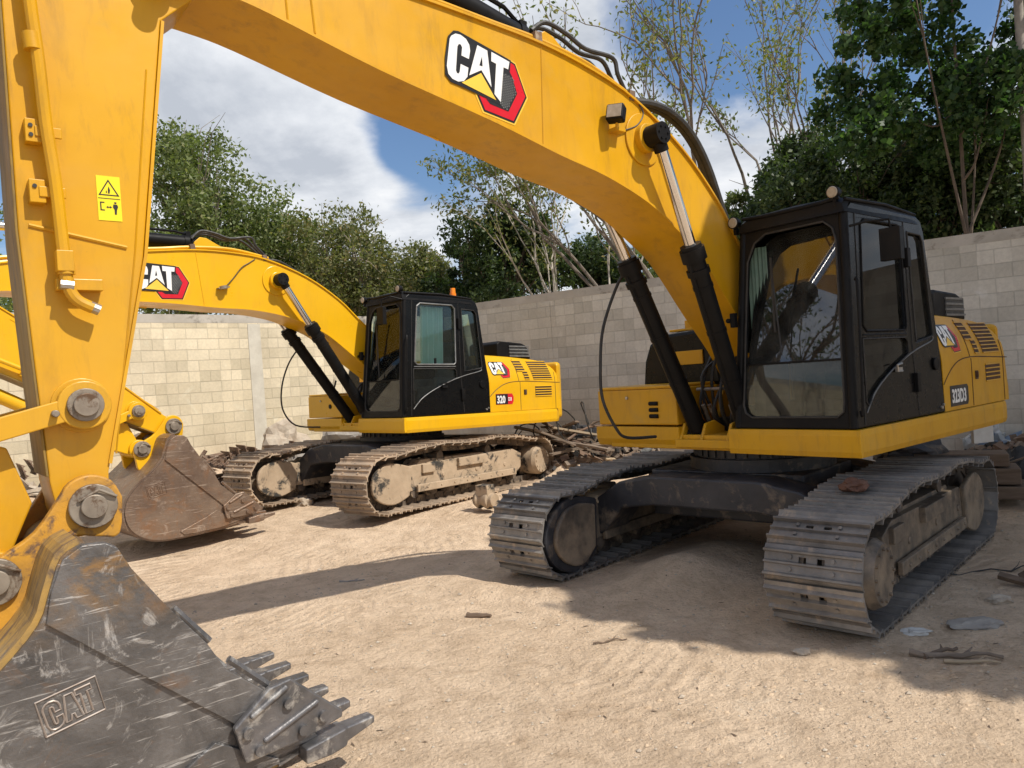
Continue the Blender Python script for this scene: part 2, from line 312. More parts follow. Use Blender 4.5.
def tag(o, label=None, cat=None, group=None, kind=None):
    if label: o['label'] = label
    if cat: o['category'] = cat
    if group: o['group'] = group
    if kind: o['kind'] = kind
    return o
def empty(name, loc, rot=(0, 0, 0)):
    o = bpy.data.objects.new(name, None); COL.objects.link(o); o.location = loc; o.rotation_euler = rot; o.empty_display_size = 0.3; return o
def crom(P, n=6, closed=False):
    P = [Vector(p) for p in P]; out = []; k = len(P)
    for i in range(k if closed else k-1):
        g = (lambda j: P[j % k]) if closed else (lambda j: P[max(0, min(k-1, j))])
        a, b, c, d = g(i-1), g(i), g(i+1), g(i+2)
        for j in range(n):
            t = j/n; out.append(0.5*((2*b)+(c-a)*t+(2*a-5*b+4*c-d)*t*t+(3*b-a-3*c+d)*t**3))
    if not closed: out.append(P[-1])
    return out
def cr2(P, n=6): return [(p.x, p.y) for p in crom([(a, b, 0) for a, b in P], n)]
def shape2d(name, loops, thick, fn, mat, parent=None, bev=0):
    """flat shape with holes, extruded; fn maps (u,v,w) -> 3D"""
    cu = bpy.data.curves.new(name, 'CURVE'); cu.dimensions = '2D'; cu.fill_mode = 'BOTH'; cu.extrude = thick/2
    for L in loops:
        sp = cu.splines.new('POLY'); sp.points.add(len(L)-1)
        for p, (a, b) in zip(sp.points, L): p.co = (a, b, 0, 1)
        sp.use_cyclic_u = True
    t = bpy.data.objects.new('t', cu); me = bpy.data.meshes.new_from_object(t); bpy.data.objects.remove(t)
    for v in me.vertices: v.co = fn(v.co.x, v.co.y, v.co.z+thick/2)
    me.materials.clear(); me.materials.append(mat); me.name = name
    bm = bmesh.new(); bm.from_mesh(me); bmesh.ops.remove_doubles(bm, verts=bm.verts, dist=1e-5); bmesh.ops.recalc_face_normals(bm, faces=bm.faces); bm.to_mesh(me); bm.free()
    return link(name, me, parent, False, bev)
def text_mesh(name, s, size, fn, mat, parent, bold=0.02, thick=0.002, sx=1.0):
    cu = bpy.data.curves.new(name, 'FONT'); cu.body = s; cu.size = size; cu.offset = bold*size; cu.extrude = thick/2; cu.resolution_u = 3
    t = bpy.data.objects.new('t', cu); me = bpy.data.meshes.new_from_object(t); bpy.data.objects.remove(t)
    for v in me.vertices: v.co = fn(v.co.x*sx, v.co.y, v.co.z+thick/2)
    me.materials.clear(); me.materials.append(mat); me.name = name
    return link(name, me, parent)
def join_meshes(name, objs, parent):
    """merge finished mesh objects into one part"""
    bm = bmesh.new(); mats = []; 
    for o in objs:
        me = o.data; idx = []
        for mm in me.materials:
            if mm not in mats: mats.append(mm)
            idx.append(mats.index(mm))
        n0 = len(bm.faces); bm.from_mesh(me); bm.faces.ensure_lookup_table()
        for f in bm.faces[n0:]: f.material_index = idx[f.material_index] if idx else 0
    me = bpy.data.meshes.new(name); bm.to_mesh(me); bm.free()
    for mm in mats: me.materials.append(mm)
    for o in objs: bpy.data.objects.remove(o)
    return link(name, me, parent)
def rotxz(P, deg, c=(0, 0), to=None):
    to = c if to is None else to; a = R(deg); x = P[0]-c[0]; z = P[1]-c[1]
    return (to[0]+x*cos(a)-z*sin(a), to[1]+x*sin(a)+z*cos(a))
def matxz(deg, c, to):
    """4x4 rotating the XZ plane by deg (x towards z) about c, then moving c to `to`"""
    return Matrix.Translation((to[0], 0, to[1])) @ Matrix.Rotation(-R(deg), 4, 'Y') @ Matrix.Translation((-c[0], 0, -c[1]))
# ------------------------------------------------------------------ the logo, rectified
LG = dict(
 hexb=[(0.452, 0.306), (0.508, 0.300), (0.634, 0.118), (0.555, -0.098), (0.305, -0.116), (0.236, -0.03), (0.38, -0.015)],
 hexw=[(0.452, 0.314), (0.513, 0.308), (0.645, 0.118), (0.562, -0.108), (0.298, -0.127), (0.222, -0.03), (0.38, -0.01)],
 plate=[(0.007, 0.292), (0.042, 0.306), (0.468, 0.306), (0.469, 0.234), (0.437, -0.022), (0.102, -0.032), (0.035, -0.037), (-0.012, -0.008), (-0.028, 0.1), (-0.026, 0.24)],
 hexo=[(0.454, 0.294), (0.501, 0.288), (0.62, 0.118), (0.545, -0.085), (0.312, -0.102), (0.255, -0.03), (0.385, -0.02)],
 hexi=[(0.457, 0.24), (0.494, 0.203), (0.549, 0.107), (0.495, -0.040), (0.345, -0.050), (0.31, -0.03), (0.422, -0.016)],
 C=[(-0.005, 0.25), (0.023, 0.278), (0.06, 0.288), (0.104, 0.281), (0.133, 0.255), (0.144, 0.220), (0.142, 0.164), (0.085, 0.161), (0.083, 0.215), (0.07, 0.228), (0.056, 0.225), (0.048, 0.204), (0.058, 0.05), (0.068, 0.036), (0.081, 0.038), (0.087, 0.055), (0.087, 0.105), (0.146, 0.107), (0.147, 0.047), (0.125, 0.008), (0.085, -0.013), (0.042, -0.014), (0.008, 0.004), (-0.010, 0.05), (-0.012, 0.162), (-0.013, 0.227)],
 A=[(0.193, 0.282), (0.272, 0.282), (0.337, 0.060), (0.245, 0.136), (0.159, 0.062)], Ah=[(0.237, 0.227), (0.251, 0.163), (0.225, 0.158)],
 T=[(0.305, 0.289), (0.455, 0.289), (0.452, 0.235), (0.413, 0.232), (0.422, -0.006), (0.366, 0.026), (0.352, 0.229), (0.312, 0.228)],
 tri=[(0.245, 0.116), (0.385, -0.008), (0.111, -0.008)])
def subdiv(L, n=3):
    return [(a[0]+(b[0]-a[0])*j/n, a[1]+(b[1]-a[1])*j/n) for a, b in zip(L, L[1:]+L[:1]) for j in range(n)]
def logo(parent, fn, name='logo_decal'):
    """fn(u, v, w): u,v logo metres (0..0.62 wide), w out of the surface"""
    o = []
    def L(key, w, mat, extra=()):
        o.append(shape2d(key, [subdiv(LG[key])]+[subdiv(LG[e]) for e in extra], 0.0012, lambda u, v, t: fn(u, v, w+t), mat))
    L('hexw', 0.0010, ltyellow); L('hexb', 0.0022, inkblack); L('hexo', 0.0036, red); L('hexi', 0.0050, inkblack); L('plate', 0.0064, inkblack)
    # honeycomb dots beside the letter T
    mb = MB()
    for i in range(9):
        for j in range(13):
            u = 0.425+i*0.0135; v = -0.03+j*0.0155*1.15+(0.009 if i % 2 else 0)
            if u > 0.54-abs(v-0.107)*0.42 or v > 0.235-(u-0.45)*0.6 or v < -0.03+max(0, (0.45-u))*0.1: continue
            q = [(u+0.0055*cos(a*pi/3), v+0.0065*sin(a*pi/3)) for a in range(6)]
            mb.add([fn(a, b, 0.0082) for a, b in q], [tuple(range(6))])
    o.append(mb.obj('dots', trim, fix=False))
    L('C', 0.0090, white); L('A', 0.0090, white, ('Ah',)); L('T', 0.0090, white); L('tri', 0.0090, ltyellow)
    return join_meshes(name, o, parent)
# ------------------------------------------------------------------ track
def track_path(half, r=0.29, zc=0.41):
    P = []
    for i in range(200): x = -half+2*half*i/200; P.append((x, zc-r))                       # bottom, rear to front
    for i in range(100): a = -pi/2+pi*i/100; P.append((half+r*cos(a), zc+r*sin(a)))
    for i in range(200):
        x = half-2*half*i/200; u = (half-x)/(2*half)
        e_ = min(1, min(half-x, half+x)/.75); P.append((x, zc+r+.10*e_*e_*(3-2*e_)-.03*abs(sin(pi*u*3))))
    for i in range(100): a = pi/2+pi*i/100; P.append((-half+r*cos(a), zc+r*sin(a)))
    P = np.array(P+[P[0]]); d = np.hypot(*(P[1:]-P[:-1]).T); s = np.concatenate([[0], np.cumsum(d)]); return P, s
def make_shoe_mesh(w, mat):
    prof = [(-.112, .056), (-.09, .062), (.085, .062), (.108, .046), (.122, .030), (.130, .036), (.112, .060), (.094, .076), (.088, .104), (.076, .104), (.066, .078), (.014, .078), (.008, .098), (-.004, .098), (-.012, .078), (-.062, .078), (-.068, .106), (-.080, .108), (-.090, .080), (-.116, .070)]
    mb = MB(); h = w/2
    for y0, y1 in ((-h, -.085), (-.035, .035), (.085, h)): mb.prism(prof, y0, y1)
    # ends of the plate beside the two mud holes
    for y0, y1 in ((-.085, -.035), (.035, .085)):
        mb.prism([(-.112, .056), (-.09, .062), (-.045, .062), (-.045, .078), (-.062, .078), (-.068, .106), (-.080, .108), (-.090, .080), (-.116, .070)], y0, y1)
        mb.prism([(-.008, .062), (.085, .062), (.108, .046), (.122, .030), (.130, .036), (.112, .060), (.094, .076), (.088, .104), (.076, .104), (.066, .078), (.014, .078), (.008, .098), (-.004, .098)], y0, y1)
    for y in (-.14, .14):
        for x in (-.04, .04): mb.cyl((x, y, .075), (x, y, .092), .014, n=6)
    o = mb.obj('track_shoe', mat, bevel=0); me = o.data; bpy.data.objects.remove(o); return me
def build_undercarriage(root, rel, mats, sprocket_front, g, w, half, off):
    shoe_mat, frame_mat = mats
    Mu = Matrix.Translation(off) @ Matrix.Rotation(R(rel), 4, 'Z'); dh = 1.83-half; ZC = .41
    sx = lambda x: x-dh*max(-1, min(1, x/1.2))
    P, s = track_path(half); n = int(round(s[-1]/.19)); shoe = make_shoe_mesh(w, shoe_mat)
    def at(d):
        d %= s[-1]; i = min(len(P)-2, int(np.searchsorted(s, d, 'right')-1)); f = (d-s[i])/max(1e-9, s[i+1]-s[i]); p = P[i]*(1-f)+P[i+1]*f
        a = P[(i+4) % (len(P)-1)]-P[i-3 if i >= 3 else i-4]; return p, atan2(a[1], a[0])
    for side in (1, -1):
        yc = g*side
        # link chain
        mb = MB()
        for k in range(n):
            p, a = at(k*s[-1]/n)
            T = Mu @ Matrix.Translation((p[0], yc, p[1])) @ Matrix.Rotation(-a, 4, 'Y')
            mb.M = T
            for y in (-.085, .06):
                mb.box(-.09, .09, y, y+.025, -.058, .05)
            mb.cyl((.095, -.10, 0), (.095, .10, 0), .028, n=8)
        ch = mb.obj('track', chain_m, root)
        for k in range(n):
            p, a = at(k*s[-1]/n)
            o = bpy.data.objects.new('track_shoe', shoe); COL.objects.link(o); o.parent = ch
            o.matrix_local = Mu @ Matrix.Translation((p[0], yc, p[1])) @ Matrix.Rotation(-a+pi, 4, 'Y') 
        # side frame
        fs = 1 if sprocket_front else -1
        mb = MB(); mb.M = Mu
        prof = [(-1.30*fs, .26), (1.28*fs, .26), (1.40*fs, .34), (1.42*fs, .56), (1.2*fs, .64), (-1.25*fs, .60), (-1.40*fs, .52), (-1.42*fs, .34)]
        mb.prism([(sx(a_), b_) for a_, b_ in prof], yc-.20, yc+.20)
        for y in (yc-.26, yc+.22): mb.box(sx(-1.2), sx(1.2), y, y+.04, .24, .34)
        mb.prism([(sx(-1.15), .56), (sx(1.1), .60), (sx(1.0), .66), (sx(-1.05), .64)], yc-.14, yc+.14)
        mb.box(-.35, .25, yc+.20*side-.03, yc+.20*side+.05, .50, .62); mb.box(.75, 1.0, yc+.20*side-.02, yc+.20*side+.04, .48, .60)
        for x in (-1.1, -.8, -.5, -.2, .1, .4, .7, 1.0): mb.cyl((sx(x), yc+.25*side, .29), (sx(x), yc+.272*side, .29), .016, n=6)
        for x in (-.9, -.2, .55): mb.cyl((x, yc+.19*side, .42), (x, yc+.212*side, .42), .03, n=10)
        fr = mb.obj('track_frame', frame_mat, root, bevel=.012)
        # idler end guard cheeks (D shape)
        mb = MB(); mb.M = Mu
        xi = -fs*1.0
        D_ = [(1.28, .62), (1.62, .70), (1.80, .68), (1.98, .56), (2.0, .34), (1.84, .20), (1.60, .16), (1.34, .24)]
        for y in (yc-.24, yc+.19): mb.prism([(-fs*(a-dh), b-.03) for a, b in cr2(D_, 4)], y, y+.05)
        mb.obj('idler_guard', frame_mat, fr, bevel=.015)
        mb = MB(); mb.M = Mu; xx = -fs*half
        mb.cyl((xx, yc-.07, ZC), (xx, yc+.07, ZC), .245, n=32); mb.cyl((xx, yc-.03, ZC), (xx, yc+.03, ZC), .27, n=32); mb.cyl((xx, yc-.18, ZC), (xx, yc+.18, ZC), .08)
        mb.obj('idler', chain_m, fr, smooth=True, bevel=.006)
        mb = MB(); mb.M = Mu; xx = fs*half
        teeth = []
        for k in range(46):
            a = 2*pi*k/46; r = .285 if k % 2 else .25; teeth.append((xx+r*cos(a), ZC+r*sin(a)))
        mb.prism(teeth, yc-.03, yc+.03)
        mb.obj('sprocket', chain_m, fr)
        mb = MB(); mb.M = Mu
        mb.cyl((xx, yc, ZC), (xx, yc+.27*side, ZC), .235, n=36); mb.cyl((xx, yc+.27*side, ZC), (xx, yc+.33*side, ZC), .235, .20, n=36)
        for k in range(12):
            a = k*pi/6; mb.cyl((xx+.17*cos(a), yc+.33*side, ZC+.17*sin(a)), (xx+.17*cos(a), yc+.345*side, ZC+.17*sin(a)), .012, n=6)
        mb.obj('final_drive', frame_mat, fr, smooth=True)
        # travel motor guard on the inner side: the big D-shaped cover
        mb = MB(); mb.M = Mu
        G1 = [(1.36, .70), (1.62, .76), (1.86, .74), (2.06, .60), (2.13, .42), (2.04, .22), (1.84, .10), (1.62, .09), (1.40, .22)]
        G2 = [(1.44, .66), (1.64, .70), (1.84, .68), (1.98, .56), (2.03, .40), (1.95, .25), (1.80, .16), (1.64, .15), (1.46, .27)]
        a, b = (yc-.10*side, yc-.30*side); mb.prism([(fs*(p-dh), q-.03) for p, q in cr2(G1, 4)], min(a, b), max(a, b))
        a, b = (yc-.29*side, yc-.34*side); mb.m = 1; mb.prism([(fs*(p-dh), q-.03) for p, q in cr2(G2, 4)], min(a, b), max(a, b))
        mb.obj('travel_motor_guard', [carb_m, frame_mat], fr, bevel=.018)
        for k in range(7):
            x = sx(-1.2+k*.4); mb = MB(); mb.M = Mu
            mb.cyl((x, yc-.12, .235), (x, yc-.06, .235), .10, n=18); mb.cyl((x, yc+.06, .235), (x, yc+.12, .235), .10, n=18); mb.cyl((x, yc-.19, .235), (x, yc+.19, .235), .075, n=18)
            mb.obj('roller', chain_m, fr, smooth=True)
        for x in (-.55, .55):
            mb = MB(); mb.M = Mu; mb.cyl((x, yc-.11, .68), (x, yc+.11, .68), .062, n=16); mb.box(x-.05, x+.05, yc-.04, yc+.04, .56, .66)
            mb.cyl((x, yc+.11*side, .68), (x, yc+.15*side, .68), .07, n=16)
            mb.obj('carrier_roller', chain_m, fr, smooth=True)
        if sprocket_front:
            mud = surf('packed_sand', (.50, .37, .24), (.38, .27, .17), 8, (.9, 1.0), bumps=.5)
            for j_, (xm, lm, hm) in enumerate(((.75, .34, .09), (-.35, .36, .08))):
                bm = bmesh.new(); bmesh.ops.create_icosphere(bm, subdivisions=3, radius=1)
                for v in bm.verts:
                    n_ = 1+.35*noise.noise(v.co*2+Vector((j_*5+side, 3, 1))); v.co = Vector((v.co.x*lm*n_, v.co.y*.15*n_, v.co.z*hm*n_)); v.co = Mu @ (v.co+Vector((xm, yc-.10*side, .60)))
                me = bpy.data.meshes.new('packed_mud'); bm.to_mesh(me); bm.free(); me.materials.append(mud); link('packed_mud', me, fr, True)
    # carbody
    Mc = Mu
    mb = MB(); mb.M = Mu
    gs = g/1.295
    prof = [(-1.12, .64), (-.85, .81), (-.5, .875), (.5, .875), (.85, .81), (1.12, .64), (1.12, .28), (1.03, .33), (.84, .56), (.5, .61), (-.5, .61), (-.84, .56), (-1.03, .33), (-1.12, .28)]
    prof = [(a_*gs, b_) for a_, b_ in prof]; mb.prism(prof, .55, sx(1.22), 'X'); mb.prism(prof, sx(-1.22), -.55, 'X'); mb.box(-.55, .55, -.75, .75, .45, .885)
    mb.obj('carbody', carb_m, root, bevel=.02)
    mb = MB(); mb.M = Matrix.Translation((off[0]*.5, off[1]*.5, 0))
    mb.cyl((0, 0, .885+off[2]), (0, 0, .86), .66, n=48); mb.cyl((0, 0, .86), (0, 0, .955), .60, n=48)
    for k in range(36):
        a = 2*pi*k/36; mb.box(.60*cos(a)-.02, .60*cos(a)+.02, .60*sin(a)-.02, .60*sin(a)+.02, .87, .935)
    mb.obj('swing_ring', carb_m, root)
# ------------------------------------------------------------------ upper body
def hoodY(z):
    t = max(0, z-1.60); return 1.30-0.62*t*t-0.06*t
def build_upper(root, yel, opt):
    # platform and skirt
    mb = MB(); mb.box(-2.2, .90, -1.25, 1.26, .965, 1.10); mb.box(.80, .935, -.42, .20, .985, 1.06)
    mb.obj('platform', yel, root, bevel=.008)
    mb = MB()
    sk = [(.955, 1.30), (.955, .22), (.925, .22), (.925, 1.27), (-2.05, 1.27), (-2.05, 1.325), (.935, 1.325)]
    N_ = 10
    prof = [(0, .975), (.028, .955), (.04, 1.0), (.04, 1.12), (.032, 1.165), (0, 1.168)]
    # side skirt: rounded bar swept along the side and round the tail corner
    path = [(.955, 1.29), (-1.95, 1.29), (-2.12, 1.27), (-2.24, 1.20), (-2.36, 1.02)]
    def sweep(path, prof):
        vs = []; k = len(prof)
        for i, (x, y) in enumerate(path):
            a = Vector(path[max(0, i-1)]); b = Vector(path[min(len(path)-1, i+1)]); d = (b-a).normalized(); nrm = Vector((d.y, -d.x))
            if nrm.y < 0 and i == 0: nrm = -nrm
            for (o_, z) in prof: vs.append((x+nrm.x*o_, y+nrm.y*o_, z))
        fs = [(i*k+j, i*k+(j+1) % k, (i+1)*k+(j+1) % k, (i+1)*k+j) for i in range(len(path)-1) for j in range(k)]
        fs += [tuple(range(k)), tuple((len(path)-1)*k+j for j in range(k))]
        mb.add(vs, fs)
    pts = [(p[0], -p[1]) for p in path]
    # flip so that the normal points outwards (+Y side)
    vs = []; k = len(prof)
    for i, (x, y) in enumerate(path):
        a = Vector(path[max(0, i-1)]); b = Vector(path[min(len(path)-1, i+1)]); d = (b-a).normalized(); nrm = Vector((d.y, -d.x))
        if nrm.y < 0: nrm = -nrm
        for (o_, z) in prof: vs.append((x+nrm.x*o_, y+nrm.y*o_, z))
    fs = [(i*k+j, i*k+(j+1) % k, (i+1)*k+(j+1) % k, (i+1)*k+j) for i in range(len(path)-1) for j in range(k)]
    fs += [tuple(range(k)), tuple((len(path)-1)*k+j for j in range(k))]
    mb.add(vs, fs)
    mb.prism([(.955, .975), (.983, .957), (.993, 1.0), (.993, 1.12), (.985, 1.165), (.955, 1.168)], .20, 1.331)
    mb.obj('skirt', yel, root, bevel=.004)
    # engine hood
    prof = [(-.64, 1.172), (-.64, 2.03), (-.75, 2.035), (-1.2, 2.015), (-1.7, 1.975), (-1.95, 1.93), (-2.10, 1.85), (-2.19, 1.74), (-2.235, 1.60), (-2.24, 1.172)]
    tops = cr2(prof[2:9], 4); prof2 = prof[:2]+tops+[prof[-1]]
    mb = MB()
    # left wall as grid following hoodY, then across
    xs = np.linspace(-.64, -2.24, 30); 
    def topz(x):
        for a, b in zip(prof2[1:], prof2[2:]):
            if b[0] <= x <= a[0]: 
                f = (a[0]-x)/max(1e-6, a[0]-b[0]); return a[1]+(b[1]-a[1])*f
        return 1.6
    rows = []
    for x in xs:
        tz = max(1.3, topz(max(x, -2.2385))); zsL = [1.172+(tz-1.172)*t for t in np.linspace(0, 1, 13)]
        row = [(x, hoodY(z), z) for z in zsL]
        yt = hoodY(tz)
        row += [(x, yt-.03, tz+.012), (x, yt-.10, tz+.022), (x, 0, tz+.03), (x, -1.10, tz+.02), (x, -1.25, tz-.05), (x, -1.28, 1.172)]
        rows.append(row)
    k = len(rows[0]); vs = [p for r_ in rows for p in r_]
    fs = [(i*k+j, i*k+j+1, (i+1)*k+j+1, (i+1)*k+j) for i in range(len(rows)-1) for j in range(k-1)]
    fs += [tuple(range(k)), tuple((len(rows)-1)*k+j for j in range(k))]
    mb.add(vs, fs); hood = mb.obj('engine_hood', yel, root, smooth=True)
    def hs(x, z, w=0): return (x, hoodY(z)+w, z)
    mb = MB()
    seam = [hs(*p, .001) for p in cr2([(-.645, 1.41), (-.72, 1.47), (-.85, 1.55), (-1.0, 1.605), (-1.2, 1.63), (-1.5, 1.63), (-2.235, 1.60)], 5)]
    mb.tube(seam, .005, 5); mb.tube([hs(-1.30, z, .001) for z in np.linspace(1.18, 1.62, 5)], .0045, 5)
    mb.tube([hs(-1.25-(z-1.62)*-.12-.03, z, .001) for z in np.linspace(1.64, 1.99, 7)], .0045, 5)
    mb.tube([hs(-2.12-(1.75-z)*.0, z, .001) for z in np.linspace(1.18, 1.78, 8)], .0045, 5)
    mb.obj('panel_seam', vent_m, hood)
    def vent(x0, x1, z0, z1, n, skew=0.0):
        mb = MB(); V = 6
        def X(x, z): return x-skew*(z-z0)*-1
        # dark sheet just proud of the hood, painted shade for the slot openings
        grid = [[(X(x, z), hoodY(z)+.002, z) for z in np.linspace(z0, z1, V)] for x in (x0, x1)]
        for j in range(V-1): mb.add([grid[0][j], grid[0][j+1], grid[1][j+1], grid[1][j]], [(0, 1, 2, 3)])
        mb.m = 1
        for j in range(n+1):
            z = z0+(z1-z0)*j/n; h = .012*(z1-z0)/n/.045
            za, zb = z-h*.55, z+h*.55
            mb.add([(X(x0, za), hoodY(za)+.003, za), (X(x1, za), hoodY(za)+.003, za), (X(x1, za), hoodY(za)+.012, za), (X(x0, za), hoodY(za)+.012, za),
                    (X(x0, zb), hoodY(zb)+.003, zb), (X(x1, zb), hoodY(zb)+.003, zb), (X(x1, zb), hoodY(zb)+.007, zb), (X(x0, zb), hoodY(zb)+.007, zb)],
                   [(0, 1, 2, 3), (4, 7, 6, 5), (3, 2, 6, 7), (0, 3, 7, 4), (1, 5, 6, 2), (0, 4, 5, 1)])
        mb.obj('vent_grille', [vent_m, yel], hood)
    vent(-1.62, -2.06, 1.665, 1.955, 8, .28); vent(-1.27, -1.46, 1.80, 1.965, 4, .35); vent(-1.42, -1.53, 1.665, 1.79, 3, .28); vent(-1.64, -2.03, 1.39, 1.55, 4)
    mb = MB(); mb.box(-1.44, -1.38, 1.30, 1.308, 1.42, 1.50); mb.box(-1.40, -1.385, 1.306, 1.325, 1.44, 1.49); mb.obj('latch', vent_m, hood)
    # decals
    sc = 0.62
    logo(hood, lambda u, v, w: hs(-.70-u*sc*1.0-(.30-v)*.13, 1.755+v*sc, w*.7+.001))
    if opt['num'] == '323D3':
        pts = [(-.03, -.03), (.36, -.03), (.385, .0), (.385, .13), (.36, .155), (-.03, .155)]
        a = shape2d('b', [pts], .002, lambda u, v, w: hs(-.80-u, 1.235+v, .001+w), inkblack)
        b = text_mesh('n', '323D3', .165, lambda x, y, w: hs(-.80-x, 1.24+y, .004+w), white, None, .03, sx=.72)
    else:
        pts = [(-.02, -.02), (.33, -.02), (.36, .03), (.36, .10), (.33, .145), (-.02, .145)]
        a = shape2d('b', [pts], .002, lambda u, v, w: hs(-.78-u, 1.30+v, .001+w), red)
        a2 = shape2d('b', [[(-.02, -.015), (.235, -.015), (.235, .14), (-.02, .14)]], .002, lambda u, v, w: hs(-.78-u, 1.30+v, .003+w), inkblack)
        b = text_mesh('n', '320', .155, lambda x, y, w: hs(-.78-x, 1.305+y, .006+w), white, None, .035, sx=.76)
        b2 = text_mesh('n', 'D3', .075, lambda x, y, w: hs(-1.02-x, 1.335+y, .006+w), white, None, .03, sx=.8)
        a = join_meshes('n', [a, a2, b2], None)
    join_meshes('model_number_decal', [a, b], hood)
    # air intake box on the hood
    mb = MB()
    mb.prism([(-1.0, 2.02), (-1.0, 2.24), (-1.06, 2.28), (-1.55, 2.255), (-1.66, 2.22), (-1.76, 2.0)], .45, 1.12)
    ai = mb.obj('air_intake_cover', black, root, bevel=.02)
    mb = MB()
    for j in range(4): mb.box(-1.72+j*.02, -1.26, 1.121, 1.135, 2.035+j*.052, 2.055+j*.052)
    for i in range(16): mb.box(-1.70+i*.028, -1.694+i*.028, 1.121, 1.129, 2.03, 2.21)
    for j in range(4): mb.box(-1.755+j*.022, -1.735+j*.022, .5, 1.08, 2.04+j*.05, 2.06+j*.05)
    mb.obj('intake_grille', trim, ai)
    # counterweight
    mb = MB()
    cw = []
    for k in range(17):
        a = -1.0+2.0*k/16; cw.append((-2.72*cos(a*.50), 1.28*sin(a*pi/2*.999)))
    cwp = [(-2.03, -1.28), (-2.03, 1.27)]+[(x, y) for x, y in reversed(cw)]
    cwp = [(-2.26, -1.26), (-2.26, 1.24), (-2.42, 1.16), (-2.60, .85), (-2.70, .4), (-2.72, 0), (-2.70, -.4), (-2.60, -.85), (-2.42, -1.16)]
    mb.prism(cwp, 1.0, 1.95, 'Z'); mb.obj('counterweight', yel, root, bevel=.06, seg=3)
    # right-hand storage box and tank
    mb = MB(); mb.box(.25, .90, -1.40, -.40, 1.185, 1.53); mb.box(-.3, .25, -1.35, -.40, 1.185, 1.50); sb = mb.obj('storage_box', yel, root, bevel=.015)
    mb = MB(); mb.prism([(.92, 1.17), (.92, 1.05), (.89, .98), (.80, .965), (-.3, .965), (-.3, 1.17)], -1.43, -.38); mb.obj('box_skirt', yel, sb, bevel=.01)
    mb = MB()
    if opt['num'] == '323D3':
        for j in range(3): mb.tube([(.903, -.72, 1.27+j*.06), (.903, -.62, 1.27+j*.06)], .02, 8)
        mb.obj('vent_slot', black, sb)
    else:
        mb.cyl((.9, -.72, 1.36), (.912, -.72, 1.36), .035); mb.obj('lock', black, sb)
    mb = MB(); mb.cyl((.9, -1.0, 1.45), (.915, -1.0, 1.45), .016, n=10); mb.obj('bolt_head', bolt_m, sb)
    mb = MB(); mb.box(.24, .90, -1.38, -.44, 1.531, 1.56); mb.obj('tread_plate', yel, sb, bevel=.01)
    mb = MB(); mb.prism([(-1.39, 1.52), (-1.35, 1.80), (-1.27, 1.98), (-1.14, 2.07), (-.42, 2.10), (-.38, 1.52)], -.45, .20, 'X'); tk = mb.obj('fuel_tank', blackgloss, root, bevel=.04)
    mb = MB(); mb.box(.202, .22, -.92, -.58, 1.74, 1.88); mb.box(-.15, .12, -1.05, -.62, 2.09, 2.115); mb.cyl((0, -.86, 2.11), (0, -.86, 2.20), .062); mb.obj('filler_cap', yel, tk, bevel=.005)
    # boom foot brackets, cylinder brackets
    mb = MB()
    for y in (-.29, .262):
        mb.prism([(-.25, 1.08), (.50, 1.08), (.42, 1.35), (.30, 1.62), (.22, 1.80), (.05, 1.84), (-.06, 1.76), (-.12, 1.5)], y, y+.03)
    for yc in (-.25, .25):
        for y in (yc-.13, yc+.10): mb.prism([(.58, 1.0), (.93, 1.0), (.93, 1.05), (.85, 1.20), (.72, 1.22), (.58, 1.15)], y, y+.03)
    mb.obj('boom_bracket', yel, root, bevel=.006)
    # valve hoses between boom and platform
    rnd = random.Random(5)
    mb = MB()
    for i in range(16):
        y0 = -.32+.045*i; 
        P = [(.42+rnd.uniform(-.06, .06), y0, 1.05), (.62+rnd.uniform(-.1, .1), y0+rnd.uniform(-.05, .05), 1.25+rnd.uniform(-.05, .05)), (.60+rnd.uniform(-.05, .12), y0+rnd.uniform(-.05, .05), 1.55+rnd.uniform(-.08, .1)), (.42, y0, 1.80+rnd.uniform(-.05, .1)), (.35, y0, 1.60)]
        mb.tube(crom(P, 5), .015, 6)
    mb.box(.1, .48, -.27, .27, 1.10, 1.22)
    mb.obj('hose_bundle', rubber, root, smooth=True)
    mb = MB(); mb.m = 0
    for y in (-.24, -.17, .05, .12, .19): mb.cyl((.60, y, 1.12), (.72, y, 1.36), .02, n=8)
    mb.cyl((.66, -.34, 1.50), (.66, .28, 1.50), .016, n=8)
    mb.obj('hose_fitting', steel, root, smooth=True)
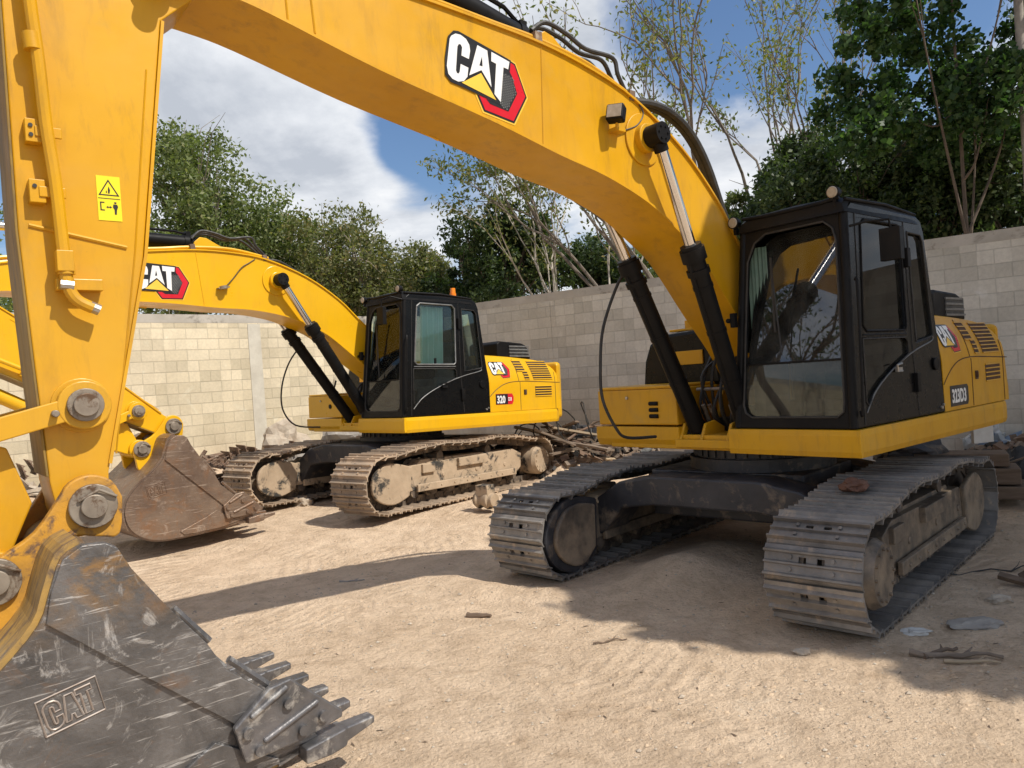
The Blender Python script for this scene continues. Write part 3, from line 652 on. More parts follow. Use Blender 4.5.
# ------------------------------------------------------------------ cab
def build_cab(root, opt):
    lean = lambda y, z: y-0.035*(z-1.17)/1.7 if y > .8 else y+0.10*(z-1.17)/1.7
    SIDE = [(.975, 1.172), (.87, 2.76), (.845, 2.84), (.78, 2.885), (-.38, 2.865), (-.46, 2.83), (-.50, 2.74), (-.60, 1.95), (-.655, 1.60), (-.655, 1.172)]
    H1 = [(.66, 2.72), (.60, 2.765), (.02, 2.765), (-.03, 2.72), (.0, 1.93), (.03, 1.90), (.70, 1.90), (.745, 1.94)]
    H2 = [(.77, 1.84), (.03, 1.84), (-.01, 1.80), (-.01, 1.705), (.25, 1.61), (.49, 1.51), (.66, 1.41), (.76, 1.33), (.79, 1.36)]
    H3 = [(-.16, 2.72), (-.41, 2.71), (-.45, 2.66), (-.515, 1.86), (-.48, 1.84), (-.17, 1.80)]
    s_l = shape2d('s', [SIDE, H1, H2, H3], .05, lambda u, v, w: (u, lean(1.25+w, v), v), blackgloss)
    s_r = shape2d('s', [SIDE, [(.80, 2.72), (-.40, 2.70), (-.50, 1.9), (.86, 1.9)], [(.87, 1.8), (.10, 1.8), (.10, 1.35), (.89, 1.35)]], .05, lambda u, v, w: (u, lean(.26+w, v), v), black)
    fx = lambda z: .975-(.105)*(z-1.172)/1.588
    FRONT = [(.262, 1.172), (.262, 2.82), (.30, 2.87), (1.25, 2.87), (1.30, 2.82), (1.30, 1.172)]
    FH = [(.34, 1.36), (.36, 1.30), (.42, 1.262), (1.16, 1.262), (1.205, 1.30), (1.215, 1.36), (1.215, 2.60), (1.19, 2.70), (1.12, 2.76), (.50, 2.76), (.40, 2.70), (.34, 2.55)]
    fr = shape2d('f', [FRONT, FH], .045, lambda u, v, w: (fx(min(v, 2.80))-.045+w, lean(u, v), v), black)
    rr = shape2d('r', [[(.262, 1.172), (.262, 2.85), (1.29, 2.85), (1.29, 1.172)], [(.40, 1.9), (.40, 2.68), (1.12, 2.68), (1.12, 1.9)]], .04, lambda u, v, w: (-.655+.19*max(0, (v-1.6))/1.2+w, lean(u, v), v), black)
    mb = MB(); mb.box(-.62, .93, .30, 1.25, 1.14, 1.20)
    fl = mb.obj('floor', black)
    cab = join_meshes('cab', [s_l, s_r, fr, rr, fl], root)
    bv = cab.modifiers.new('bevel', 'BEVEL'); bv.width = .012; bv.segments = 2; bv.limit_method = 'ANGLE'; bv.angle_limit = R(40)
    for yy, sgn in ((1.268, 1), (.292, -1)):
        mb = MB(); mb.tube([(fx(z)-.022, lean(yy, z)+(0 if sgn > 0 else -.004), z) for z in (1.178, 1.7, 2.3, 2.78, 2.84)], [.036]*4+[.030], 12); mb.obj('corner_post', black, cab, smooth=True)
    mb = MB()
    P = [(fx(min(b, 2.8))+.001, lean(a, b), b) for a, b in FH]; mb.tube(P+[P[0]], .009, 6); mb.obj('windshield_seal', rubber, cab, smooth=True)
    mb = MB()
    for L in (H2, H3):
        P = [(u, lean(1.3015, v), v) for u, v in L]; mb.tube(P+[P[0]], .007, 6)
    mb.obj('window_seal', rubber, cab, smooth=True)
    # roof
    rows = []
    mb = MB()
    def roofrow(x, z0, z1, y0, y1): return [(x, y0, z0), (x, y0+.02, z1-.02), (x, y0+.07, z1), (x, .85, z1+.012), (x, y1-.07, z1), (x, y1-.02, z1-.02), (x, y1, z0)]
    RR = [roofrow(.90, 2.80, 2.83, .36, 1.272), roofrow(.895, 2.80, 2.885, .36, 1.272), roofrow(.84, 2.80, 2.925, .36, 1.272), roofrow(.2, 2.80, 2.94, .36, 1.272), roofrow(-.35, 2.80, 2.915, .36, 1.272), roofrow(-.45, 2.80, 2.87, .37, 1.262), roofrow(-.475, 2.80, 2.82, .38, 1.255)]
    k = 7; vs = [p for r_ in RR for p in r_]
    fs = [(i*k+j, i*k+(j+1) % k, (i+1)*k+(j+1) % k, (i+1)*k+j) for i in range(len(RR)-1) for j in range(k)]+[tuple(range(k)), tuple((len(RR)-1)*k+j for j in range(k))]
    mb.add(vs, fs); rf = mb.obj('roof', black, cab, smooth=True)
    mb = MB(); mb.tube([(.88, .40, 2.915), (.90, .6, 2.90), (.90, 1.1, 2.90), (.88, 1.23, 2.915)], .016, 8); mb.tube([(.86, 1.262, 2.90), (.2, 1.262, 2.915), (-.38, 1.25, 2.885)], .014, 8); mb.obj('roof_rail', black, cab, smooth=True)
    # glass panes
    def pane(name, L, fn, mat): return shape2d(name, [L], .006, fn, mat, cab)
    gf = opt['glass_f']
    inset = lambda L, d: L
    FHu = [(.335, 1.705), (1.22, 1.705), (1.22, 2.60), (1.195, 2.705), (1.125, 2.765), (.495, 2.765), (.395, 2.705), (.335, 2.55)]
    FHl = [(.335, 1.355), (.355, 1.295), (.415, 1.257), (1.165, 1.257), (1.21, 1.295), (1.22, 1.355), (1.22, 1.69), (.335, 1.69)]
    pane('windshield', FHu, lambda u, v, w: (fx(v)-.020+w-(v-1.705)*opt['wlean']-(1.22-u)*opt['wyaw'], lean(u, v), v), gf)
    pane('lower_windshield', FHl, lambda u, v, w: (fx(v)-.030+w, lean(u, v), v), glass_l)
    mb = MB(); mb.box(fx(1.7)-.035, fx(1.7)-.005, .33, 1.22, 1.690, 1.706); mb.obj('windshield_bar', black, cab)
    off = 1.272
    g = lambda u, v, w: (u, lean(off+w, v), v)
    wins = []
    pane('door_window', H1, g, opt['glass_s']); pane('lower_door_window', H2, g, opt['glass_s']); pane('rear_side_window', H3, g, opt['glass_s'])
    pane('right_window', [(.80, 2.72), (-.40, 2.70), (-.50, 1.9), (.86, 1.9)], lambda u, v, w: (u, lean(.28+w, v), v), opt['glass_s'])
    pane('rear_window', [(.40, 1.9), (.40, 2.68), (1.12, 2.68), (1.12, 1.9)], lambda u, v, w: (-.635+.19*max(0, (v-1.6))/1.2+w, lean(u, v), v), opt['glass_s'])
    # window trim and the curved door line
    mb = MB()
    for L in (H1,):
        P = [(u, lean(1.303, v), v) for u, v in L+[L[0]]]; mb.tube(P, opt.get('trimr', .008), 6)
    mb.tube([(a, lean(1.303, b), b) for a, b in ((.005, 1.87), (.76, 1.87))], .006, 6)
    mb.obj('window_trim', opt['trim'], cab, smooth=True)
    mb = MB(); L = cr2([(.80, 1.28), (.74, 1.34), (.62, 1.44), (.40, 1.55), (.12, 1.655), (-.16, 1.735), (-.47, 1.80), (-.50, 1.84)], 5)
    mb.tube([(u, lean(1.303, v), v) for u, v in L], .006, 6); mb.obj('door_trim_line', trim, cab, smooth=True)
    mb = MB(); P = [(u, lean(1.302, v), v) for u, v in ((-.10, 2.80), (-.09, 1.90), (-.09, 1.68), (-.12, 1.19))]; mb.tube(P, .004, 5)
    mb.tube([(u, lean(1.302, v), v) for u, v in ((.84, 1.19), (.80, 1.85), (.74, 2.80))], .004, 5); mb.obj('door_gap', rubber, cab)
    mb = MB(); mb.box(.19, .29, 1.303, 1.318, 1.565, 1.60); mb.tube([(.20, 1.32, 1.57), (.29, 1.325, 1.57), (.30, 1.325, 1.62), (.20, 1.32, 1.63)], .008, 6); mb.obj('door_handle', opt['handle'], cab, smooth=True)
    mb = MB()
    for z in (1.38, 2.42): mb.box(-.13, -.07, 1.29-.02*(z > 2), 1.325-.02*(z > 2), z, z+.16)
    mb.cyl((-.50, 1.295, 1.60), (-.50, 1.312, 1.60), .055, n=20); mb.obj('hinge', black, cab, bevel=.005)
    mb = MB(); mb.cyl((-.56, 1.30, 1.22), (-.56, 1.315, 1.22), .014, n=10); mb.cyl((-.60, 1.30, 1.24), (-.60, 1.315, 1.24), .012, n=10); mb.obj('bolt_head', bolt_m, cab)
    # lights
    for y, z in ((1.20, 2.955), (.33, 2.90)):
        mb = MB(); mb.cyl((.86, y, z), (.925, y, z), .042, .05, n=20); mb.box(.86, .90, y-.012, y+.012, z-.10, z-.03)
        wl = mb.obj('work_light', black, cab, smooth=True)
        mb = MB(); mb.cyl((.925, y, z), (.932, y, z), .043, .036, n=20); mb.obj('lens', lens_m, wl, smooth=True)
    # grab rail and mirror
    mb = MB()
    mb.tube(crom([(.92, 1.31, 1.30), (.955, 1.345, 1.34), (.90, 1.335, 2.2), (.88, 1.31, 2.28)], 4), .011, 8)
    mb.obj('grab_rail', black, cab, smooth=True)
    mx, my, mz, arm = opt['mirror']
    mb = MB(); mb.tube(arm, .011, 6)
    mb.box(mx-.03, mx+.03, my-.075, my+.075, mz-.12, mz+.12)
    mr = mb.obj('mirror', black, cab, bevel=.028, seg=4)
    # wiper
    mb = MB(); mb.tube([(fx(1.8)+.02, .72, 1.76), (fx(2.3)+.02, .66, 2.40)], .007, 5); mb.box(fx(2.1)+.01, fx(2.1)+.022, .655, .67, 1.95, 2.55); mb.obj('wiper', rubber, cab)
    # left post clamp
    mb = MB(); mb.box(.94, .99, .285, .33, 2.02, 2.14); mb.cyl((.90, .27, 2.08), (1.0, .27, 2.08), .02); mb.obj('post_clamp', black, cab, bevel=.004)
    # interior
    mb = MB(); mb.box(-.25, .20, .58, 1.05, 1.35, 1.60); mb.prism([(-.30, 1.55), (-.12, 1.60), (-.22, 2.25), (-.36, 2.30)], .60, 1.03); mb.prism([(-.33, 2.30), (-.22, 2.28), (-.25, 2.48), (-.35, 2.48)], .70, .93)
    for y in (.42, 1.10): mb.box(-.2, .30, y, y+.10, 1.55, 1.72)
    mb.obj('operator_seat', seat_m, cab, bevel=.03, seg=3)
    mb = MB()
    for y in (.45, 1.14): mb.tube([(.22, y, 1.70), (.26, y, 1.92)], .015, 8); mb.cyl((.26, y, 1.92), (.27, y, 2.0), .026, .03, n=10)
    for y in (.70, .86): mb.tube([(.62, y, 1.20), (.58, y, 1.55), (.50, y, 1.75)], .012, 6)
    mb.box(.60, .72, .36, .50, 1.80, 2.0); mb.box(.35, .75, .32, .42, 1.2, 1.75)
    mb.obj('controls', rubber, cab, bevel=.006)
    if opt.get('curtain'):
        mb = MB(); n = 40; vs = []
        for i in range(n+1):
            u = .50-.42*i/n; y = 1.14+.025*sin(i*1.25)+.012*sin(i*.55)
            vs += [(u+.03, y, 1.86), (u, y, 2.74)]
        mb.add(vs, [(2*i, 2*i+1, 2*i+3, 2*i+2) for i in range(n)]); mb.obj('curtain', curtain_m, cab, smooth=True, fix=False)
        mb = MB(); mb.cyl((-.20, 1.05, 2.93), (-.20, 1.05, 2.98), .05, n=16); mb.cyl((-.20, 1.05, 2.98), (-.20, 1.05, 3.06), .043, .038, n=16); mb.obj('beacon', orange, cab, smooth=True)
    else:
        mb = MB(); vs = []; n = 20
        for i in range(n+1):
            y = .36+.16*i/n; x = fx(2.4)-.10-.05*(i/n); vs += [(x+.01*sin(i*1.7), y, 1.95+.25*i/n), (x+.01*sin(i*1.7), y, 2.68)]
        mb.add(vs, [(2*i, 2*i+1, 2*i+3, 2*i+2) for i in range(n)]); mb.obj('sun_blind', blind_m, cab, smooth=True, fix=False)
# ------------------------------------------------------------------ boom, stick, bucket
FOOT = (.10, 1.65); NOSE = (5.35, 3.77); BPIN = (5.79, 1.29)
TOPP = [(-.02, 1.80), (.25, 2.06), (.62, 2.47), (.86, 2.77), (1.11, 3.08), (1.53, 3.44), (2.06, 3.73), (2.51, 3.86), (2.97, 3.935), (3.47, 3.965), (4.05, 3.985), (4.7, 3.985), (5.25, 3.96)]
LOWP = [(5.36, 3.73), (5.10, 3.71), (4.85, 3.668), (4.22, 3.51), (3.43, 3.355), (2.86, 3.22), (2.42, 3.13), (1.98, 2.985), (1.68, 2.82), (1.38, 2.62), (.90, 2.21), (.56, 1.86), (.30, 1.53), (.10, 1.48)]
BW = .24
def _mv(p): return (6.41-(6.41-p[0])*1.0164, 1.72+(p[1]-1.72)*1.0164)
TOPP = [_mv(p) if p[0] > .5 else p for p in TOPP]; LOWP = [_mv(p) if p[0] > 1.0 else p for p in LOWP]
def build_boom(root, yel, rot, opt):
    M = matxz(rot, FOOT, FOOT)
    top = cr2(TOPP, 4); low = cr2(LOWP, 4)
    mb = MB(); mb.M = M
    mb.prism(top+[(5.40, 3.90), (5.46, 3.82), (5.42, 3.75)]+low+[(-.06, 1.55), (-.09, 1.68)], -BW, BW)
    mb.ribbon(top, .016, -BW-.02, BW+.02); mb.ribbon(low, .016, -BW-.02, BW+.02)
    boom = mb.obj('boom', yel, root)
    # welded doublers, bosses and pins
    mb = MB(); mb.M = M
    CP = (1.91, 3.475)
    for s in (-1, 1):
        mb.cyl((CP[0], .24*s, CP[1]), (CP[0], .255*s, CP[1]), .20, n=40); mb.cyl((CP[0], .25*s, CP[1]), (CP[0], .31*s, CP[1]), .11, n=32)
        mb.cyl((NOSE[0], .24*s, NOSE[1]), (NOSE[0], .275*s, NOSE[1]), .09, n=32)
    for y in (-.13, .10): mb.prism([(2.36, 3.82), (2.95, 3.93), (2.84, 4.10), (2.76, 4.15), (2.68, 4.13), (2.45, 3.96)], y, y+.03)
    mb.obj('boss_plate', yel, boom, bevel=.006)
    mb = MB(); mb.M = M
    mb.cyl((CP[0], -.42, CP[1]), (CP[0], .42, CP[1]), .05, n=20)
    mb.obj('cylinder_pin', steel, boom, smooth=True)
    # decal
    o = _mv((3.76, 3.575)); ang = math.atan2(-.0907, -.4055); du = (cos(ang), sin(ang)); dv = (sin(ang), -cos(ang))
    def fn(u, v, w): 
        return M @ Vector((o[0]+du[0]*u+dv[0]*v, .2405+w, o[1]+du[1]*u+dv[1]*v))
    logo(boom, fn)
    # the same emblem on the other side
    o2 = (3.16, 3.43)
    def fn2(u, v, w): return M @ Vector((o2[0]-du[0]*u+dv[0]*v, -.2405-w, o2[1]-du[1]*u+dv[1]*v))
    logo(boom, fn2)
    # pipes on the top edge
    mb = MB(); mb.M = M
    for y, r in ((.21, .020), (.15, .020), (-.15, .02), (-.21, .02)):
        mb.tube(crom([(5.0, y, 4.08), (4.12, y, 4.075), (3.66, y, 4.055), (3.27, y, 4.035), (2.92, y, 4.02), (2.42, y, 3.95), (1.94, y, 3.79)], 5), r, 8)
    mb.obj('hydraulic_pipe', yel, boom, smooth=True)
    mb = MB(); mb.M = M
    for x, z in ((4.3, 4.01), (2.93, 3.99), (2.0, 3.77)): mb.box(x-.03, x+.03, .10, .25, z-.01, z+.065)
    mb.obj('pipe_clamp', rustm, boom)
    for y in ((.20, .14, -.16) if opt['hoses'] else (.18,)):
        mb = MB(); mb.M = M
        if opt['hoses']:
            mb.tube(crom([(1.98, y, 3.77), (1.74, y, 3.80), (1.45, y*.9, 3.78), (1.18, y*.8, 3.66), (.98, y*.8, 3.42), (.80, y*.8, 3.05), (.55, y*.8, 2.55), (.25, y*.6, 2.1)], 5), .030, 8)
        else:
            mb.tube(crom([(1.98, y, 3.77), (1.75, y, 3.72), (1.4, y*.9, 3.45), (1.1, y*.8, 3.16), (.7, y*.8, 2.65), (.45, y*.8, 2.3)], 5), .02, 8)
        mb.obj('boom_hose', rubber, boom, smooth=True)
    mb = MB(); mb.M = M
    for i, y in enumerate((-.05, .03, .10)):
        mb.tube(crom([(2.86, y, 4.14), (2.72, y, 4.21+.01*i), (2.55, y+.03, 4.18), (2.38, y+.05, 4.10), (2.20-.05*i, y+.06, 4.09), (2.05, y+.06, 3.97), (1.92, y+.05, 3.80)], 5), .017, 7)
    mb.obj('cylinder_hose', rubber, boom, smooth=True)
    # work lamp on the side (in B only the empty bracket with its cable)
    mb = MB(); mb.M = M
    lx, lz = (2.17, 3.48)
    if opt['lamp']:
        mb.box(lx+.02, lx+.12, .24, .32, lz-.01, lz+.015); mb.cyl((lx+.10, .31, lz-.0), (lx+.12, .33, lz+.05), .012)
        mb.obj('lamp_bracket', yel, boom)
        T = M @ Matrix.Translation((lx+.13, .335, lz+.10)) @ Matrix.Rotation(R(-14), 4, 'Y') @ Matrix.Rotation(R(25), 4, 'Z')
        mb = MB(); mb.M = T; mb.box(-.045, .045, -.065, .065, -.06, .06); bl = mb.obj('boom_light', black, boom, bevel=.015, seg=3)
        mb = MB(); mb.M = T; mb.box(.045, .049, -.054, .054, -.048, .048); mb.obj('lens', lens_m, bl, bevel=.004)
    else:
        mb.box(2.60, 2.75, .242, .31, 3.46, 3.475); mb.cyl((2.68, .305, 3.45), (2.68, .305, 3.49), .05, n=20)
        mb.obj('lamp_bracket', steel, boom)
    mb = MB(); mb.M = M
    if opt['lamp']: mb.tube(crom([(2.24, .27, 3.48), (2.10, .26, 3.52), (1.97, .255, 3.58), (1.90, .255, 3.68), (1.96, .25, 3.77)], 5), .006, 6)
    else: mb.tube(crom([(2.62, .27, 3.49), (2.50, .26, 3.58), (2.36, .26, 3.70), (2.24, .25, 3.75), (2.15, .25, 3.79)], 5), .006, 6)
    mb.obj('lamp_cable', rubber, boom)
    # far side weld line
    mb = MB(); mb.M = M
    if True:
        mb.tube([(2.91, .242, 3.96), (2.95, .242, 3.27)], .004, 4); mb.tube([(4.59, .242, 4.0), (4.57, .242, 3.65)], .006, 4); mb.tube([(4.73, .242, 4.0), (4.72, .242, 3.68)], .006, 4)
    mb.obj('weld_seam', yel, boom)
    # boom cylinders
    cp = rotxz(CP, rot, FOOT); cf = (.77, 1.08)
    for sg in (1, -1):
        yc = .38*sg; b0 = Vector((cf[0], .25*sg, cf[1])); e0_ = Vector((cp[0], yc, cp[1])); d = (e0_-b0).normalized(); b1 = b0+d*1.74
        mb = MB(); mb.cyl(b0+d*.05, b1, .078, n=24); mb.cyl(b1-d*.10, b1, .10, n=24); mb.cyl(b1, b1+d*.03, .085, n=24); mb.cyl(b1-d*.22, b1-d*.17, .093, n=24); mb.cyl(b0-Vector((0, .09, 0)), b0+Vector((0, .09, 0)), .085, n=24)
        mb.tube([b0+d*.25+Vector((.10, 0, .02)), b1-d*.25+Vector((.10, 0, .02)), b1-d*.06+Vector((.08, 0, 0))], .014, 6)
        for q_ in (.55, 1.0, 1.4): mb.cyl(b0+d*q_, b0+d*(q_+.025), .083, n=24)
        cy = mb.obj('boom_cylinder', black, root, smooth=True)
        e = Vector((cp[0], yc, cp[1]))
        mb = MB(); mb.cyl(b1, e-d*.08, .046, n=24); mb.obj('rod', chrome_m, cy, smooth=True)
        mb = MB(); mb.cyl(e-Vector((0, .065, 0)), e+Vector((0, .065, 0)), .082, n=24); mb.cyl(e-d*.13, e-d*.05, .055, n=20)
        for k in range(6):
            a = k*pi/3; q = e+Vector((.05*cos(a), .066*(1 if yc > 0 else -1), .05*sin(a))); mb.cyl(q, q+Vector((0, .008*(1 if yc > 0 else -1), 0)), .009, n=6)
        mb.obj('rod_eye', black, cy, smooth=True)
    if opt['hoses']:
        mb = MB(); mb.tube(crom([(1.36, -.46, 2.62), (1.42, -.55, 2.50), (1.55, -.64, 2.12), (1.62, -.64, 1.78), (1.62, -.64, 1.48), (1.52, -.60, 1.22), (1.40, -.58, 1.12), (1.1, -.50, 1.10)], 5), .014, 8); mb.obj('hanging_hose', rubber, root, smooth=True)
        mb = MB(); mb.tube(crom([(1.30, -.36, 2.55), (1.35, -.34, 2.30), (1.18, -.34, 1.95), (.98, -.36, 1.6), (.75, -.33, 1.35)], 5), .014, 8); mb.obj('cylinder_hose', rubber, root, smooth=True)
    else:
        mb = MB(); mb.tube(crom([(1.55, -.36, 2.30), (1.52, -.33, 2.05), (1.30, -.33, 1.75), (1.08, -.35, 1.62), (1.0, -.36, 1.75)], 5), .014, 8); mb.tube(crom([(1.50, -.42, 2.32), (1.62, -.62, 2.05), (1.66, -.80, 1.7), (1.62, -.88, 1.35), (1.45, -.82, 1.10), (1.1, -.7, 1.05)], 5), .012, 8); mb.obj('hanging_hose', rubber, root, smooth=True)
def build_stick(root, yel, nose, rot, opt):
    M = matxz(rot, NOSE, nose); tf = lambda P: rotxz(P, rot, NOSE, nose)
    right = [(5.70, 1.42), (5.49, 2.41), (5.34, 3.55), (5.16, 3.72)]
    prof = [(5.98, 3.47), (5.98, 2.49), (5.955, 1.9), (5.93, 1.40), (5.90, 1.22), (5.84, 1.15), (5.76, 1.15), (5.71, 1.22), (5.70, 1.42), (5.49, 2.41), (5.34, 3.55), (5.18, 3.70), (5.0, 4.05), (4.78, 4.38), (4.80, 4.60), (4.98, 4.66), (5.4, 4.45), (5.8, 4.10), (5.95, 3.85)]
    mb = MB(); mb.M = M; mb.m = 0
    mb.prism(prof, -.175, .175)
    mb.obj_ = None
    st = mb.obj('stick', yel, root, bevel=.006)
    mb = MB(); mb.M = M
    mb.prism([(5.982, 3.6), (5.982, 2.49), (5.957, 1.9), (5.934, 1.43), (5.944, 1.43), (5.967, 1.9), (5.992, 2.49), (5.992, 3.6)], -.19, .19)
    mb.obj('wear_plate', front_plate_m, st, bevel=.003)
    mb = MB(); mb.M = M
    mb.ribbon([(5.70, 1.46), (5.49, 2.41), (5.34, 3.55)], .014, -.188, .188)
    mb.tube([(5.665, .177, 1.50), (5.455+.07, .177, 2.43), (5.42, .177, 3.3)], .004, 4)
    mb.tube([(5.94, .177, 2.52), (5.56, .177, 2.445)], .009, 6)
    mb.obj('weld_seam', yel, st)
    # bosses
    S = (5.79, 1.73)
    mb = MB(); mb.M = M
    for s in (-1, 1):
        mb.cyl((S[0], .17*s, S[1]), (S[0], .19*s, S[1]), .12, n=32); mb.cyl((BPIN[0], .17*s, BPIN[1]), (BPIN[0], .20*s, BPIN[1]), .12, n=32)
    mb.obj('boss_plate', yel, st, bevel=.004)
    # lubrication pipe and clamps
    mb = MB(); mb.M = M
    mb.tube(crom([(5.895, .25, 3.70), (5.885, .25, 3.45), (5.87, .25, 3.21), (5.86, .25, 2.95), (5.84, .25, 2.7), (5.83, .25, 2.45), (5.825, .25, 2.34), (5.82, .25, 2.25), (5.79, .25, 2.19), (5.73, .25, 2.155)], 4), [.026]*37, 10)
    mb.cyl((5.825, .25, 2.40), (5.822, .25, 2.30), .034, n=12); mb.cyl((5.893, .25, 3.33), (5.887, .25, 3.26), .034, n=12)
    mb.obj('hydraulic_pipe', yel, st, smooth=True)
    mb = MB(); mb.M = M
    mb.cyl((5.75, .25, 2.166), (5.705, .25, 2.145), .025, n=10); mb.cyl((5.85, .26, 2.255), (5.80, .26, 2.25), .022, n=8); mb.obj('pipe_fitting', bolt_m, st, smooth=True)
    mb = MB(); mb.M = M
    for z in (2.92, 2.66): mb.box(5.875, 5.935, .176, .23, z-.05, z+.05); mb.box(5.80, 5.90, .225, .237, z-.025, z+.02)
    mb.box(5.68, 5.86, .176, .235, 2.235, 2.285); mb.box(5.795, 5.86, .225, .285, 2.31, 2.40)
    mb.obj('pipe_clamp', yel, st, bevel=.003)
    mb = MB(); mb.M = M
    for z in (2.90, 2.94, 2.68): mb.cyl((5.915, .23, z), (5.915, .236, z), .009, n=8)
    mb.obj('bolt_hole', rubber, st)
    if opt['sticker']:
        x0, z0 = 5.668, 2.565; W_, H_ = .098, .205
        F = lambda u, v, w: M @ Vector((x0-u-.03*0+.035*(v/H_)*-0, .1765+w, z0+v-.012*(u/W_)*0))
        o = [shape2d('k', [[(0, 0), (W_, 0), (W_, H_), (0, H_)]], .001, F, stickerY)]
        def tri(c, r, t): return [[(c[0]+q*cos(R(90+120*i)), c[1]+q*sin(R(90+120*i))) for i in range(3)] for q in (r, r-t)]
        o.append(shape2d('k', tri((.049, .140), .050, .010), .0008, lambda u, v, w: F(u, v, .0014+w), inkblack))
        o.append(shape2d('k', [[(.004, .100), (.094, .100), (.094, .103), (.004, .103)]], .0008, lambda u, v, w: F(u, v, .0014+w), inkblack))
        for q in ([(.046, .125), (.052, .125), (.055, .140), (.050, .158), (.046, .145)], [(.036, .130), (.042, .126), (.040, .140)], [(.010, .045), (.028, .045), (.028, .050), (.015, .050), (.015, .080), (.028, .080), (.028, .085), (.010, .085)],
                  [(.034, .062), (.042, .068), (.042, .064), (.050, .064), (.050, .068), (.058, .062), (.050, .056), (.050, .060), (.042, .060), (.042, .056)],
                  [(.068, .030), (.076, .030), (.078, .050), (.084, .066), (.080, .076), (.064, .076), (.062, .062), (.068, .052)], [(.069, .079), (.077, .079), (.078, .087), (.068, .087)]):
            o.append(shape2d('k', [q], .0008, lambda u, v, w: F(u, v, .0014+w), inkblack))
        join_meshes('warning_sticker', o, st)
    mb = MB(); mb.M = M; mb.cyl((NOSE[0], -.36, NOSE[1]), (NOSE[0], .36, NOSE[1]), .055, n=24); mb.obj('stick_pin', steel, st, smooth=True)
    return M, tf
def build_bucket(root, yel, pin, bm_, opt):
    o = pin; hw = .64
    S = [(-.01, -.13), (.03, -.105), (.11, -.10), (.18, -.14), (.225, -.26), (.27, -.38), (.40, -.52), (.56, -.66), (.66, -.80), (.685, -.95), (.63, -1.12), (.48, -1.24), (.23, -1.29), (-.31, -1.26), (-.74, -1.21)]
    back = cr2(S[2:], 3)
    front = [(-.80, -1.17), (-.57, -.89), (-.39, -.73), (-.32, -.60), (-.15, -.37), (-.05, -.22)]
    P = [S[0], S[1]]+back+front
    P = [(o[0]+a, o[1]+b) for a, b in P]
    mb = MB(); mb.m = 0
    for s in (-1, 1): mb.prism(P, min(s*hw, s*(hw-.022)), max(s*hw, s*(hw-.022)))
    # back shell
    mb.m = 1
    B_ = [(o[0]+a, o[1]+b) for a, b in back]
    mb.ribbon(B_[::-1], -.022, -(hw-.023), hw-.023)
    # inner roof near hinge
    bk = mb.obj('bucket', [bm_, opt['back']], root)
    # raised upper side plate along the cutting edge
    rib = [(.245, -.375), (-.42, -.985), (-.62, -1.17), (-.80, -1.175), (-.575, -.895), (-.395, -.735), (-.325, -.605), (-.155, -.375), (-.055, -.225), (-.012, -.135), (.03, -.108), (.11, -.104), (.178, -.145), (.222, -.26)]
    for s in (-1, 1):
        mb = MB(); mb.prism([(o[0]+a, o[1]+b) for a, b in rib], min(s*(hw+.001), s*(hw+.018)), max(s*(hw+.001), s*(hw+.018))); mb.obj('side_plate', bm_, bk, bevel=.004)
    for s in (-1, 1):
        mb = MB(); mb.prism([(o[0]+a, o[1]+b) for a, b in [(-.33, -1.03), (-.20, -1.10), (.10, -1.22), (.05, -1.265), (-.35, -1.245), (-.60, -1.20)]], min(s*(hw+.001), s*(hw+.016)), max(s*(hw+.001), s*(hw+.016))); mb.obj('wear_plate', bm_, bk, bevel=.004)
    # rails on the side edge
    for s in (-1, 1):
        if s < 0: continue
        mb = MB()
        for (a, b) in (((-.19, -.425), (-.325, -.60)), ((-.40, -.70), (-.56, -.86))):
            mb.tube([(o[0]+a[0]-.012, s*(hw-.0), o[1]+a[1]), (o[0]+b[0]-.012, s*(hw-.0), o[1]+b[1])], .018, 6)
        mb.obj('edge_rail', opt['tooth'], bk)
        if s < 0: continue
        # side cutter
        sc = [(-.40, -.985), (-.56, -.86), (-.66, -.845), (-.72, -.90), (-.90, -1.07), (-.895, -1.10), (-.70, -1.14), (-.44, -1.15)]
        mb = MB(); mb.prism([(o[0]+a, o[1]+b) for a, b in sc], min(s*(hw+.02), s*(hw+.055)), max(s*(hw+.02), s*(hw+.055)))
        for (a, b) in (((-.47, -.96), (-.64, -.875)), ((-.52, -1.08), (-.78, -.985))):
            mb.tube([(o[0]+a[0], s*(hw+.058), o[1]+a[1]), (o[0]+b[0], s*(hw+.058), o[1]+b[1])], .016, 6)
        mb.obj('side_cutter', opt['tooth'], bk, bevel=.008)
        mb = MB()
        for (a, b) in ((-.455, -1.02), (-.50, -1.11), (-.64, -.95), (-.70, -1.09), (-.80, -1.06)): mb.cyl((o[0]+a, s*(hw+.05), o[1]+b), (o[0]+a, s*(hw+.075), o[1]+b), .024, n=12)
        mb.obj('cutter_bolt', opt['tooth'], bk, smooth=True)
    # lip
    mb = MB(); mb.prism([(o[0]-.60, o[1]-1.245), (o[0]-.80, o[1]-1.20), (o[0]-.81, o[1]-1.185), (o[0]-.60, o[1]-1.19)], -hw, hw); mb.obj('cutting_edge', opt['tooth'], bk, bevel=.003)
    n = 6
